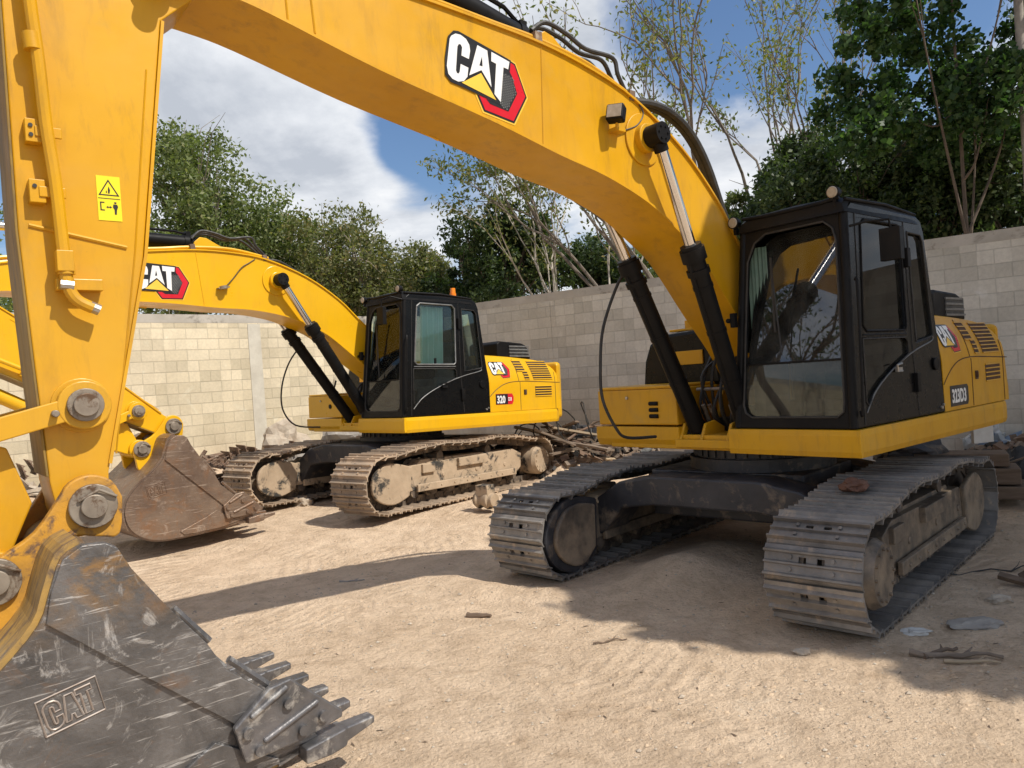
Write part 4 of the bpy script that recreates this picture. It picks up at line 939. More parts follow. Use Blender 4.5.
    for k in range(n):
        y = -hw+.05+(2*hw-.03)*k/(n-1)
        mb = MB(); vs = []
        for (x, zc, hh, ww) in ((-.70, -1.21, .035, .058), (-.82, -1.20, .044, .062), (-.90, -1.19, .042, .056), (-.91, -1.185, .034, .044), (-1.06, -1.165, .017, .036)):
            vs += [(o[0]+x, y-ww, o[1]+zc-hh), (o[0]+x, y+ww, o[1]+zc-hh), (o[0]+x, y+ww, o[1]+zc+hh), (o[0]+x, y-ww, o[1]+zc+hh)]
        fs = [(4*i+j, 4*i+(j+1) % 4, 4*i+4+(j+1) % 4, 4*i+4+j) for i in range(4) for j in range(4)]+[(0, 1, 2, 3), (16, 17, 18, 19)]
        mb.add(vs, fs); mb.obj('tooth', opt['tooth'], bk, bevel=.008)
    # hinge ears
    EAR = [(-.12, .02), (-.08, .10), (0, .135), (.08, .11), (.13, .04), (.22, -.08), (.34, -.155), (.42, -.20), (.46, -.27), (.44, -.35), (.40, -.50), (.27, -.40), (.21, -.20), (.10, -.12), (-.02, -.14), (-.10, -.14)]
    mb = MB()
    EAR = cr2(EAR+[EAR[0]], 3)[:-1]
    for y in (-.27, .215): mb.prism([(o[0]+a, o[1]+b) for a, b in EAR], y, y+.055)
    mb.obj('hinge_ear', opt['ear'], bk, bevel=.008)
    for (a, b) in ((0, 0), (.37, -.25)):
        mb = MB(); mb.cyl((o[0]+a, -.31, o[1]+b), (o[0]+a, .325, o[1]+b), .052, n=24)
        for s in (-1, 1): mb.cyl((o[0]+a, .272*s, o[1]+b), (o[0]+a, .30*s, o[1]+b), .095, n=28)
        mb.tube([(o[0]+a-.09, .31, o[1]+b+.03), (o[0]+a-.02, .318, o[1]+b+.07), (o[0]+a+.06, .31, o[1]+b+.03)], .008, 6)
        mb.obj('bucket_pin', steel, bk, smooth=True, bevel=.004)
    # cast name plate on the side
    a0, b0 = (o[0]+.275, o[1]-.675); ang = R(-192)
    ex = Vector((-.965, .262)) if False else Vector((-.98, .20)); ex.normalize(); ey = Vector((ex.y, -ex.x)); ey = ey if ey.y > 0 else -ey
    sc = .36; o_ = Vector((pin[0]+.255, pin[1]-.775)) if opt['num'] == '323D3' else Vector((pin[0]+.42, pin[1]-.78))
    def F(u, v, w): q = o_+ex*(u*sc)+ey*(v*sc); return Vector((q.x, hw+w, q.y))
    mb = MB()
    for L in (LG['C'], [(.20, .282), (.275, .282), (.32, 0), (.255, 0), (.245, .06), (.22, .06), (.205, 0), (.155, 0)], [(.30, .289), (.455, .289), (.455, .232), (.41, .232), (.41, 0), (.345, 0), (.345, .232), (.30, .232)], [(-.05, -.05), (.52, -.05), (.52, .34), (-.05, .34)]):
        mb.tube([F(u, v, .002) for u, v in L+[L[0]]], .0042, 5)
    mb.obj('cast_emblem', opt['emb'], bk, smooth=True)
    return (o[0]+.37, o[1]-.25)
def circ(p, r1, q, r2):
    d = hypot(q[0]-p[0], q[1]-p[1]); a = (r1*r1-r2*r2+d*d)/(2*d); h = sqrt(max(0, r1*r1-a*a)); ux, uz = (q[0]-p[0])/d, (q[1]-p[1])/d
    c = [(p[0]+a*ux-h*uz, p[1]+a*uz+h*ux), (p[0]+a*ux+h*uz, p[1]+a*uz-h*ux)]; return max(c)
def build_linkage(root, yel, tf, Q, opt):
    S = tf((5.79, 1.73)); J = circ(S, .56, Q, .58)
    for s in (-1, 1):
        y = .235*s; mb = MB()
        d = Vector((J[0]-S[0], 0, J[1]-S[1])).normalized(); nn = Vector((-d.z, 0, d.x))
        a = Vector((S[0], y, S[1])); b = Vector((J[0], y, J[1])); h = Vector((0, .028, 0))
        q = [a+nn*.048+d*.06, b+nn*.048, b-nn*.048, a-nn*.048+d*.06]
        mb.add([p-h for p in q]+[p+h for p in q], [(0, 1, 2, 3), (7, 6, 5, 4), (0, 4, 5, 1), (1, 5, 6, 2), (2, 6, 7, 3), (3, 7, 4, 0)])
        for p in (a, b): mb.cyl(p-h*1.1, p+h*1.1, .105, n=28)
        lk = mb.obj('idler_link', yel, root, bevel=.005)
        mb = MB(); c = Vector((0, .03*s, 0)); mb.cyl(a+c, a+c*1.9, .072, n=24); mb.m = 1; mb.cyl(a+c, a+c*2.6, .05, n=24); mb.cyl(a+c*.9+d*.12, a+c*2.2+d*.12, .016, n=8); mb.obj('link_pin', [steel, steel], lk, smooth=True, bevel=.003)
    mb = MB()
    a = Vector((J[0], 0, J[1])); b = Vector((Q[0], 0, Q[1])); d = (b-a).normalized(); nn = Vector((-d.z, 0, d.x))
    sd = 1 if nn.dot(Vector((S[0], 0, S[1]))-a) > 0 else -1; nn = nn*sd
    q = [a+nn*.11, a+nn*.24+d*.10, a+nn*.24+d*.36, b+nn*.10-d*.06, b-nn*.09, a-nn*.11]; mb.prism([(p.x, p.z) for p in q], -.15, .15)
    for p in (a, b): mb.cyl(p-Vector((0, .20, 0)), p+Vector((0, .20, 0)), .11, n=28)
    mb.obj('bucket_link', yel, root, bevel=.008)
    # bucket cylinder along the stick front
    T = tf((6.16, 3.75)); e = Vector((J[0], 0, J[1])); f0 = Vector((T[0], 0, T[1])); d = (e-f0).normalized(); L = (e-f0).length
    mb = MB(); mb.cyl(f0, f0+d*min(1.45, L-.25), .075, n=24); mb.cyl(f0+d*(min(1.45, L-.25)-.1), f0+d*min(1.45, L-.25), .092, n=24); mb.cyl(f0-Vector((0, .1, 0)), f0+Vector((0, .1, 0)), .08, n=20)
    cy = mb.obj('bucket_cylinder', yel, root, smooth=True)
    mb = MB(); mb.cyl(f0+d*min(1.45, L-.25), e, .042, n=20); mb.obj('rod', chrome_m, cy, smooth=True)
def build_stick_cylinder(root, rot, tf):
    a = rotxz((2.76, 4.09), rot, FOOT); b = tf((4.92, 4.55)); a = Vector((a[0], 0, a[1])); b = Vector((b[0], 0, b[1])); d = (b-a).normalized()
    L = min(1.65, (b-a).length-.2)
    mb = MB(); mb.cyl(a+d*.05, a+d*L, .085, n=24); mb.cyl(a+d*(L-.1), a+d*L, .105, n=24); mb.cyl(a-Vector((0, .09, 0)), a+Vector((0, .09, 0)), .07, n=20)
    mb.cyl(a+d*.12, a+d*.18, .095, n=24); mb.box(a.x+.1, a.x+.16, -.06, .06, a.z+.05, a.z+.13)
    mb.tube([a+d*.12+Vector((0, 0, .10)), a+d*.3+Vector((0, .05, .12)), a+d*(L-.1)+Vector((0, .05, .12))], .016, 6)
    cy = mb.obj('stick_cylinder', black, root, smooth=True)
    mb = MB(); mb.cyl(a+d*L, b, .05, n=20); mb.obj('rod', chrome_m, cy, smooth=True)
def excavator(loc, rear, track_rear, tilt, label, opt):
    a = R(rear); yaw = atan2(-cos(a), -sin(a))
    root = empty('excavator', loc)
    root.rotation_euler = (Matrix.Rotation(yaw, 4, 'Z') @ Matrix.Rotation(-R(tilt), 4, 'Y')).to_euler()
    tag(root, label, 'excavator', 'excavators parked in the yard')
    at = R(track_rear); rel = math.degrees(atan2(-cos(at), -sin(at))-yaw)
    build_undercarriage(root, rel, opt['tmats'], opt['sprocket_front'], *opt['under'])
    build_upper(root, opt['yel'], opt); build_cab(root, opt)
    build_boom(root, opt['yel'], opt['boomrot'], opt)
    nose = rotxz(NOSE, opt['boomrot'], FOOT)
    M, tf = build_stick(root, opt['yel'], nose, opt['stickrot'], opt)
    pin = tf(BPIN); Q = build_bucket(root, opt['yel'], pin, opt['bucket'], opt)
    build_linkage(root, opt['yel'], tf, Q, opt); build_stick_cylinder(root, opt['boomrot'], tf)
    return root
emb_m = surf('worn_emblem_edge', (.26, .20, .16), (.36, .31, .27), 14, (.4, .6), metal=.3)
optA = dict(tooth=tooth_m, wlean=.13, wyaw=.045, under=(1.325, .64, 1.55, (.18, -.148, -.135)), num='323D3', yel=yellow, tmats=(track_m, frame_a), sprocket_front=True, glass_f=glass_a, glass_s=glass_s, trim=black, handle=bolt_m, boomrot=0, stickrot=0, hoses=True, lamp=True, sticker=True,
            bucket=bucket_a, back=back_w, ear=yellow_w, emb=emb_m, mirror=(.72, 1.52, 2.52, [(.90, 1.30, 2.68), (.84, 1.40, 2.70), (.74, 1.52, 2.70), (.72, 1.52, 2.62)]))
optB = dict(tooth=bucket_b, wlean=.05, wyaw=.02, under=(1.20, .66, 1.76, (.044, -.127, -.08)), num='320', yel=yellow_b, tmats=(track_d, frame_b), sprocket_front=False, glass_f=glass_c, glass_s=glass_c, trim=trim, trimr=.011, handle=black, boomrot=-11, stickrot=-63, hoses=False, lamp=False, sticker=False,
            bucket=bucket_b, back=bucket_b, ear=yellow_b, emb=rustm, curtain=True, mirror=(1.12, 1.08, 2.58, [(.90, 1.27, 2.80), (1.05, 1.20, 2.84), (1.12, 1.08, 2.80), (1.12, 1.08, 2.70)]))
exA = excavator((2.45, 7.12, 0), 50.7, 43.7, 0, 'nearest yellow excavator, black cab at right, dark scratched bucket in the foreground', optA)
exB = excavator((-1.75, 11.75, .08), 45.5, 36.2, 2, 'farther yellow excavator with mud-caked tracks, curtained cab and brown rusty bucket', optB)
# ------------------------------------------------------------------ ground
def gheight(x, y):
    v = 0.030*noise.noise(Vector((x*.55, y*.55, 1.3)))+0.016*noise.noise(Vector((x*1.7, y*1.7, 4.1)))+0.007*noise.noise(Vector((x*5.5, y*5.5, 2.2)))
    for cx, cy, r, h in MOUNDS: 
        d2 = ((x-cx)**2+(y-cy)**2)/(r*r); v += h*math.exp(-d2) if d2 < 9 else 0
    for (c, th, g_, hl) in (((2.22, 7.12), R(43.7), 1.325, 1.98), ((-1.87, 11.81), R(36.2), 1.20, 2.15)):
        dx, dy = x-c[0], y-c[1]; u = dx*sin(th)+dy*cos(th); w = dx*cos(th)-dy*sin(th)
        for s in (-1, 1):
            if abs(w-s*g_) < .55 and abs(u) < hl:
                k = min(1, (0.55-abs(w-s*g_))/.22)*min(1, (hl-abs(u))/.3); v = v*(1-k)-.004*k
    return v+glevel(x, y)
def glevel(x, y):
    t = min(1, max(0, (y-8.3)/1.8+max(0, -x-2)*.1)); t = t*t*(3-2*t)
    return -.125*(1-t)
MOUNDS = [(-5.2, 13.2, 1.0, .55), (-6.3, 12.2, .9, .35), (-7.6, 11.2, .9, .45), (-3.9, 14.6, .9, .5), (.9, 13.3, .95, .40), (2.0, 12.6, .8, .25), (6.4, 9.7, .8, .35), (7.5, 9.2, .8, .35), (-.4, 14.0, .8, .3), (1.35, 6.55, .40, .16), (.95, 6.25, .35, .05), (1.9, 7.0, .5, .17), (.25, 6.2, .28, .06), (-.35, 6.5, .25, .04), (-.6, 9.0, .5, .06), (4.3, 5.2, .5, .05), (-2.3, 9.0, .6, .04), (.2, 12.5, .6, .08)]
def build_ground():
    xs = np.concatenate([[-300, -120, -60, -30, -18, -12], np.arange(-9, 10.01, .06), [12, 18, 30, 60, 120, 300]])
    ys = np.concatenate([[-300, -100, -40, -15, -5, -1], np.arange(1.2, 15.01, .06), [16, 18, 21, 25, 40, 80, 160, 400]])
    nx, ny = len(xs), len(ys); V = np.zeros((nx*ny, 3)); k = 0
    for y in ys:
        for x in xs: V[k] = (x, y, gheight(x, y)); k += 1
    F = [(j*nx+i, j*nx+i+1, (j+1)*nx+i+1, (j+1)*nx+i) for j in range(ny-1) for i in range(nx-1)]
    me = bpy.data.meshes.new('ground'); me.from_pydata(V.tolist(), [], F); me.polygons.foreach_set('use_smooth', [True]*len(F))
    m, nt, b, o = newmat('sandy_ground'); co = objco(nt)
    big = nz(nt, co, .7, 6, .6); med = nz(nt, co, 4.5, 8, .65, .3); fine = nz(nt, co, 38, 5, .7)
    col = mixc(nt, ramp(nt, big, [(.35, 0), (.65, 1)]), (.80, .62, .445), (.70, .53, .37))
    col = mixc(nt, ramp(nt, med, [(.42, 0), (.68, .55)]), col, (.42, .30, .195))
    col = mixc(nt, ramp(nt, fine, [(.30, .35), (.5, 0)]), col, (.25, .175, .11))
    col = mixc(nt, ramp(nt, nz(nt, co, 14, 9, .75, .6, off=(4, 4, 4)), [(.62, 0), (.70, .6)]), col, (.70, .58, .42))
    col = mixc(nt, ramp(nt, nz(nt, co, 1.9, 9, .72, .8, off=(2, 7, 3)), [(.56, 0), (.70, .55)]), col, (.40, .27, .165))
    col = mixc(nt, ramp(nt, nz(nt, co, 2.6, 9, .75, .8, off=(12, 4, 3)), [(.60, 0), (.72, .6)]), col, (.80, .68, .53))
    vor = N(nt, 'ShaderNodeTexVoronoi', i={'Scale': 26.0, 'Randomness': 1.0}); nt.links.new(co, vor.inputs['Vector'])
    gate = ramp(nt, nz(nt, co, 3.1, 5, .6, off=(7, 2, 2)), [(.50, 0), (.62, 1)])
    dots = fmath(nt, 'MULTIPLY', ramp(nt, vor.outputs['Distance'], [(.10, 1), (.22, 0)]), gate)
    col = mixc(nt, fmath(nt, 'MULTIPLY', dots, .45), col, (.22, .15, .10))
    nt.links.new(col, b.inputs['Base Color']); b.inputs['Roughness'].default_value = .95; b.inputs['Specular IOR Level'].default_value = .15
    # grouser imprints: rows of short ridges in old track lanes
    hs = None
    for (rot, off, lane, sc) in ((R(28), 0.0, .42, 26), (R(-16), 1.1, .5, 24), (R(62), .4, .55, 25)):
        mp = N(nt, 'ShaderNodeMapping', i={'Rotation': (0, 0, rot)}); nt.links.new(vmath(nt, 'ADD', co, vmath(nt, 'SCALE', N_noisevec(nt, co)).outputs[0]).outputs[0], mp.inputs[0])
        s = N(nt, 'ShaderNodeSeparateXYZ'); nt.links.new(mp.outputs[0], s.inputs[0])
        rid = fmath(nt, 'MULTIPLY', fmath(nt, 'POWER', fmath(nt, 'ABSOLUTE', fmath(nt, 'SINE', fmath(nt, 'MULTIPLY', s.outputs[0], sc))), 3.0), 1.0)
        ln = fmath(nt, 'GREATER_THAN', fmath(nt, 'SINE', fmath(nt, 'ADD', fmath(nt, 'MULTIPLY', s.outputs[1], 3.1), off)), lane)
        g2 = ramp(nt, nz(nt, co, .9, 3, .5, off=(off*9+2, 1, 1)), [(.45, 0), (.55, 1)])
        hh = fmath(nt, 'MULTIPLY', fmath(nt, 'MULTIPLY', rid, ln), g2)
        hs = hh if hs is None else fmath(nt, 'MAXIMUM', hs, hh)
    hsum = fmath(nt, 'ADD', fmath(nt, 'MULTIPLY', hs, .20), fmath(nt, 'ADD', fmath(nt, 'MULTIPLY', med, .75), fmath(nt, 'ADD', fmath(nt, 'MULTIPLY', fine, .42), fmath(nt, 'MULTIPLY', nz(nt, co, 13, 8, .7, off=(3, 8, 1)), .8))))
    hsum = fmath(nt, 'ADD', hsum, fmath(nt, 'MULTIPLY', dots, .22))
    bump(nt, b, hsum, 1.0, .06)
    me.materials.append(m); g = bpy.data.objects.new('ground', me); COL.objects.link(g); tag(g, kind='structure')
def N_noisevec(nt, co):
    n = N(nt, 'ShaderNodeTexNoise', i={'Scale': 1.3, 'Detail': 3}); nt.links.new(co, n.inputs['Vector']); return n.outputs['Color']
_ov = vmath
def vmath(nt, op, a, b=None):
    n = _ov(nt, op, a, b)
    if op == 'SCALE': n.inputs['Scale'].default_value = .10
    return n
build_ground()
# ------------------------------------------------------------------ walls
def block_mat(name, ca, cb, mortar, ms=.012):
    m, nt, b, o = newmat(name)
    uv = N(nt, 'ShaderNodeUVMap'); uv.uv_map = 'UVMap'
    warp = vmath(nt, 'ADD', uv.outputs[0], (0.0, 0.0, 0.0)).outputs[0]
    br = N(nt, 'ShaderNodeTexBrick', i={'Scale': 1.0, 'Mortar Size': ms, 'Mortar Smooth': .2, 'Brick Width': .41, 'Row Height': .205, 'Bias': 0.0})
    br.inputs['Color1'].default_value = (*ca, 1); br.inputs['Color2'].default_value = (*cb, 1); br.inputs['Mortar'].default_value = (*mortar, 1); br.offset = .5
    nt.links.new(warp, br.inputs['Vector'])
    n = nz(nt, objco(nt), 1.1, 8, .6); col = mixc(nt, ramp(nt, n, [(.35, 0), (.7, .5)]), br.outputs['Color'], tuple(c*.72 for c in ca))
    col = mixc(nt, ramp(nt, nz(nt, objco(nt), 22, 7, .7), [(.35, .3), (.6, 0)]), col, tuple(c*.6 for c in ca))
    col = mixc(nt, ramp(nt, nz(nt, objco(nt), 2.7, 8, .7, .8, off=(4, 9, 1)), [(.60, 0), (.75, .5)]), col, tuple(min(.8, c*1.35) for c in cb))
    # tone of each block, dark runs below the top, damp at the base
    sx_ = N(nt, 'ShaderNodeSeparateXYZ'); nt.links.new(uv.outputs[0], sx_.inputs[0])
    row = fmath(nt, 'FLOOR', fmath(nt, 'DIVIDE', sx_.outputs[1], .205)); par_ = fmath(nt, 'MULTIPLY', fmath(nt, 'MODULO', row, 2.0), .205)
    cx_ = N(nt, 'ShaderNodeCombineXYZ'); nt.links.new(fmath(nt, 'FLOOR', fmath(nt, 'DIVIDE', fmath(nt, 'ADD', sx_.outputs[0], par_), .41)), cx_.inputs[0]); nt.links.new(row, cx_.inputs[1])
    wn = N(nt, 'ShaderNodeTexWhiteNoise'); nt.links.new(cx_.outputs[0], wn.inputs['Vector'])
    col = mixc(nt, 1.0, col, ramp(nt, wn.outputs['Value'], [(0, (.84, .83, .81)), (.5, (.97, .96, .95)), (1, (1.1, 1.09, 1.08))]), 'MULTIPLY')
    mpz = N(nt, 'ShaderNodeMapping', i={'Scale': (1, 1, .12)}); nt.links.new(objco(nt), mpz.inputs[0])
    run = fmath(nt, 'MULTIPLY', ramp(nt, nz(nt, mpz.outputs[0], 3.5, 8, .65), [(.50, 0), (.70, .55)]), ramp(nt, sx_.outputs[1], [(.0, .25), (1, .25)]))
    col = mixc(nt, run, col, tuple(c*.45 for c in ca))
    dmp = N(nt, 'ShaderNodeMapRange', i={'From Min': .3, 'From Max': 1.3, 'To Min': .55, 'To Max': 0}); nt.links.new(sx_.outputs[1], dmp.inputs[0])
    col = mixc(nt, fmath(nt, 'MULTIPLY', dmp.outputs[0], ramp(nt, nz(nt, objco(nt), 1.6, 7, .65, off=(2, 2, 2)), [(.38, 0), (.62, 1)])), col, (.33, .25, .17))
    nt.links.new(col, b.inputs['Base Color']); b.inputs['Roughness'].default_value = .95; b.inputs['Specular IOR Level'].default_value = .1
    h = fmath(nt, 'ADD', fmath(nt, 'MULTIPLY', br.outputs['Fac'], -1.0), fmath(nt, 'MULTIPLY', nz(nt, objco(nt), 45, 6, .7), .5))
    bump(nt, b, h, .6, .012); return m
def wall(name, p0, p1, h, mat, cap, label, th=.15, extra=None):
    d = Vector((p1[0]-p0[0], p1[1]-p0[1], 0)); L = d.length; d.normalize(); nrm = Vector((d.y, -d.x, 0))
    if nrm.dot(Vector((0, -1, 0))) < 0: nrm = -nrm
    root = empty(name, (p0[0], p0[1], 0)); tag(root, label, 'wall')
    def slab(nm, u0, u1, z0, z1, w0, w1, mm, seg=1):
        vs = []; 
        for u in (u0, u1):
            for w in (w0, w1):
                for z in (z0, z1): q = d*u+nrm*w; vs.append((q.x, q.y, z))
        mb = MB(); mb.add(vs, [(0, 1, 3, 2), (4, 6, 7, 5), (0, 4, 5, 1), (2, 3, 7, 6), (0, 2, 6, 4), (1, 5, 7, 3)])
        o = mb.obj(nm, mm, root)
        me = o.data; uvl = me.uv_layers.new(name='UVMap')
        for lp in me.loops:
            co = Vector(me.vertices[lp.vertex_index].co); uvl.data[lp.index].uv = (co.dot(d), co.z)
        return o
    slab('block_face', 0, L, -.3, h-.16, -th, 0, mat)
    slab('coping_beam', 0, L, h-.16, h, -th-.003, .003, cap)
    return root, slab, d, nrm, L
wl_mat = block_mat('cream_block', (.70, .61, .44), (.76, .67, .50), (.57, .50, .37), .010)
wr_mat = block_mat('grey_block', (.62, .585, .51), (.69, .655, .575), (.52, .49, .43), .008)
cap_m = surf('cast_concrete', (.50, .46, .40), (.40, .365, .31), 2.4, (.85, .95), c3=(.17, .15, .12), c3amt=(.56, .7), c3scale=3, bumps=.3)
mort = surf('mortar_smear', (.60, .56, .47), (.50, .46, .38), 4, (.85, .95), bumps=.4)
corner = (-2.93, 17.1)
wl = wall('block_wall', (corner[0]-.719*30, corner[1]-.695*30), corner, 3.34, wl_mat, cap_m, 'cream sunlit concrete block wall behind the farther excavator boom')
wr = wall('block_wall', (corner[0]+.829*.15, corner[1]-.559*.15), (corner[0]+.829*19, corner[1]-.559*19), 3.34, wr_mat, cap_m, 'long grey concrete block wall running behind the black cabs to the right')
# cast column in the left wall
u0 = 30-3.05
wl[1]('cast_column', u0-.11, u0+.15, -.3, 3.16, .001, .012, mort)
for u in (4.2, 8.2, 12.4): wr[1]('cast_column', u, u+.2, -.3, 3.16, .001, .010, wr_mat)
# ------------------------------------------------------------------ trees
def leaf_mesh(name, centers, size, mat, parent, aspect=.45, droop=0.0, fold=True, seed=0):
    g = np.random.default_rng(seed); n = len(centers)
    a = g.normal(size=(n, 3)); a[:, 2] -= droop; a /= np.linalg.norm(a, axis=1)[:, None]
    b = g.normal(size=(n, 3)); b -= a*(a*b).sum(1)[:, None]; b /= np.linalg.norm(b, axis=1)[:, None]; c = np.cross(a, b)
    s = size*g.uniform(.6, 1.35, n)[:, None]
    C = np.array(centers)
    v0 = C-a*s*.5; v2 = C+a*s*.5; v1 = C+b*s*aspect*.5+c*s*.08; v3 = C-b*s*aspect*.5+c*s*.08
    V = np.stack([v0, v1, v2, v3], 1).reshape(-1, 3).astype(np.float32)
    me = bpy.data.meshes.new(name); me.vertices.add(4*n); me.vertices.foreach_set('co', V.ravel())
    me.loops.add(4*n); me.loops.foreach_set('vertex_index', np.arange(4*n, dtype=np.int32)); me.polygons.add(n)
    me.polygons.foreach_set('loop_start', np.arange(0, 4*n, 4, dtype=np.int32)); me.update(calc_edges=True); me.validate()
    me.materials.append(mat); return link(name, me, parent)
def tree(x, y, h, cr, label, leafm, bark, nleaf, size=.14, trunkh=.35, lobes=14, seed=0, extra=(), trunk_r=.14, cz=None, rz=None, cat='tree', group=None, lean=(0, 0), spread=.55, z0=0, nbr=None, aspect=.5):
    """broadleaf: trunk, curved limbs to lobes, leaves spread through each uneven lobe"""
    g = np.random.default_rng(seed); root = empty('tree', (x, y, z0)); tag(root, label, cat, group)
    cz = cz if cz is not None else h*.62; rz = rz if rz is not None else h*.38
    L = []
    for k in range(lobes):
        while True:
            p = g.uniform(-1, 1, 3)
            if .15 < np.linalg.norm(p) < 1: break
        c = np.array([p[0]*cr*.85+lean[0]*.8, p[1]*cr*.85+lean[1]*.8, cz+p[2]*rz*.85]); L.append((c, g.uniform(.26, .50)*cr*spread/.55))
    L += [(np.array([e[0]-x, e[1]-y, e[2]]), e[3]) for e in extra]
    L[0] = (np.array([lean[0]*.8, lean[1]*.8, cz+rz*.78]), cr*.35)
    mb = MB(); base = Vector((0, 0, -.1)); fork = Vector((lean[0]*.4, lean[1]*.4, h*trunkh))
    mb.tube(crom([base, base*.4+fork*.6+Vector((g.uniform(-.1, .1), 0, 0)), fork, Vector((lean[0]*.8, lean[1]*.8, cz+rz*.5))], 5), np.interp(np.linspace(0, 1, 16), [0, .5, 1], [trunk_r, trunk_r*.75, trunk_r*.15]).tolist(), 8)
    for (c, r) in L[:nbr or lobes]:
        st = fork+(Vector((lean[0]*.8, lean[1]*.8, cz+rz*.5))-fork)*float(g.uniform(0, .6)); e = Vector(c); mid = (st+e)*.5+Vector((0, 0, -.1*cr))
        mb.tube(crom([st, mid, e], 5), np.linspace(trunk_r*.4, trunk_r*.08, 11).tolist(), 6)
        for q in range(5):
            t = e+Vector(g.normal(size=3))*r*.55; mb.tube([mid+(e-mid)*float(g.uniform(.3, 1)), (e+t)*.5+Vector((0, 0, .05)), t], [trunk_r*.12, trunk_r*.08, trunk_r*.03], 4)
    mb.obj('trunk', bark, root, smooth=True)
    tot = sum(r**2.2 for _, r in L); C = []
    for (c, r) in L:
        n = int(nleaf*r**2.2/tot); subs = max(4, int(n/55))
        d = g.normal(size=(subs, 3)); d /= np.linalg.norm(d, axis=1)[:, None]; sc = c+d*(r*g.uniform(.45, 1.08, subs)**.6)[:, None]*np.array([1, 1, .8])
        idx = g.integers(0, subs, n); C.append(sc[idx]+g.normal(size=(n, 3))*r*.17)
    leaf_mesh('crown', np.concatenate(C), size, leafm, root, aspect, seed=seed+1)
    return root
def sparse_tree(x, y, h, label, leafm, bark, seed, depth=5, r0=.09, nleaf=12, size=.13, dirs=None, z0=0, spread=.5, up=.25, first=None, stems=1, group=None):
    """open-crowned tree: recursive limbs that stay visible, a few leaves at the twigs"""
    g = random.Random(seed); root = empty('tree', (x, y, z0)); tag(root, label, 'tree', group); mb = MB(); C = []
    def grow(p, d, L, r, k):
        n = 4; pts = [p]; q = p.copy(); dd = d.copy()
        for i in range(n):
            dd = (dd+Vector((g.gauss(0, .09), g.gauss(0, .09), g.gauss(0, .06)+.03))).normalized(); q = q+dd*L/n; pts.append(q.copy())
        mb.tube(pts, [r*(1-.38*i/n) for i in range(n+1)], 7 if r > .03 else 4, cap=False)
        if k <= 2:
            for i in range(nleaf if k == 0 else nleaf//2 if k == 1 else nleaf//5):
                t = pts[g.randrange(1, n+1)]; C.append(tuple(t+Vector((g.gauss(0, .14), g.gauss(0, .14), g.gauss(-.04, .12)))))
        if k == 0: return
        nb = 2 if g.random() < .5 else 3
        for j in range(nb):
            a = Vector((g.gauss(0, 1), g.gauss(0, 1), g.gauss(0, .6))); a = (a-dd*a.dot(dd)).normalized()
            nd = (dd+a*g.uniform(.6, 1.3)*spread+Vector((0, 0, up))).normalized()
            grow(pts[-1] if j < 2 else pts[g.randrange(1, n)], nd, L*g.uniform(.62, .85), r*.60, k-1)
    for s in range(stems):
        dv = Vector(first[s]).normalized() if first else Vector((g.gauss(0, .08), g.gauss(0, .05), 1)).normalized()
        grow(Vector((0, 0, -.1)), dv, h*.34, r0, depth)
    mb.obj('trunk', bark, root, smooth=True, fix=False)
    if C: leaf_mesh('crown', C, size, leafm, root, .42, .5, seed=seed)
    return root
def at(px, Y): return (px-512)/FPX*Y
G1 = 'trees growing beyond the block walls'
tree(at(200, 21), 21, 9.2, 2.3, 'tall olive-green bushy tree just right of the near stick', leaf_olive, bark_grey, 32000, .13, lobes=26, seed=3, group=G1, cz=6.3, rz=3.3)
tree(at(120, 24), 24, 8.6, 2.6, 'olive-green tree mostly hidden behind the near yellow stick', leaf_olive, bark_grey, 12000, .16, lobes=16, seed=4, group=G1, cz=5.6, rz=2.6)
tree(at(-20, 22), 22, 8.0, 2.6, 'olive-green tree showing as a sliver at the far left edge', leaf_olive, bark_grey, 9000, .16, lobes=14, seed=5, group=G1)
tree(at(285, 23), 23, 7.6, 2.0, 'mid-green tree with ragged top behind the farther boom', leaf_olive, bark_grey, 20000, .13, lobes=20, seed=6, group=G1, cz=5.0, rz=2.2)
tree(at(362, 22), 22, 7.5, 2.2, 'brownish olive spreading tree above the bend of the farther boom', leaf_mid, bark_grey, 24000, .12, lobes=22, seed=8, group=G1, cz=5.0, rz=2.0)
tree(at(425, 24), 24, 7.0, 1.8, 'low brownish-green tree behind the farther cab', leaf_mid, bark_grey, 14000, .13, lobes=16, seed=9, group=G1, cz=4.6, rz=1.5)
tree(at(475, 23), 23, 6.4, 1.5, 'small dark green tree above the wall right of the farther cab roof', leaf_dark, bark_dark, 14000, .13, lobes=14, seed=10, group=G1, cz=4.7, rz=1.3)
tree(at(512, 21), 21, 7.3, 1.45, 'dense dark evergreen tree standing beside pale bare stems', leaf_dark, bark_dark, 20000, .13, lobes=18, seed=12, group=G1, cz=5.0, rz=1.7)
tree(at(600, 22), 22, 6.3, 1.3, 'low dark green shrubby tree behind the pale bare stems', leaf_dark, bark_dark, 13000, .13, lobes=14, seed=13, group=G1, cz=4.5, rz=1.2)
tree(at(665, 24), 24, 5.8, 1.6, 'low green shrubby tree glimpsed between the near boom cylinders', leaf_olive, bark_dark, 9000, .14, lobes=12, seed=14, group=G1)
tree(at(548, 24), 24, 6.2, 1.6, 'low dark bush filling the gap beyond the wall behind the pale stems', leaf_dark, bark_dark, 9000, .14, lobes=12, seed=15, group=G1, cz=3.9, rz=1.7)
sparse_tree(at(598, 19), 19, 8.2, 'pale-stemmed thin tree leaning left under the near boom', leaf_sparse, bark_pale, 21, depth=3, r0=.06, nleaf=30, size=.13, stems=3, first=[(-.40, 0, 1), (-.22, .1, 1), (-.10, -.1, 1)], spread=.34, up=.1, group=G1)
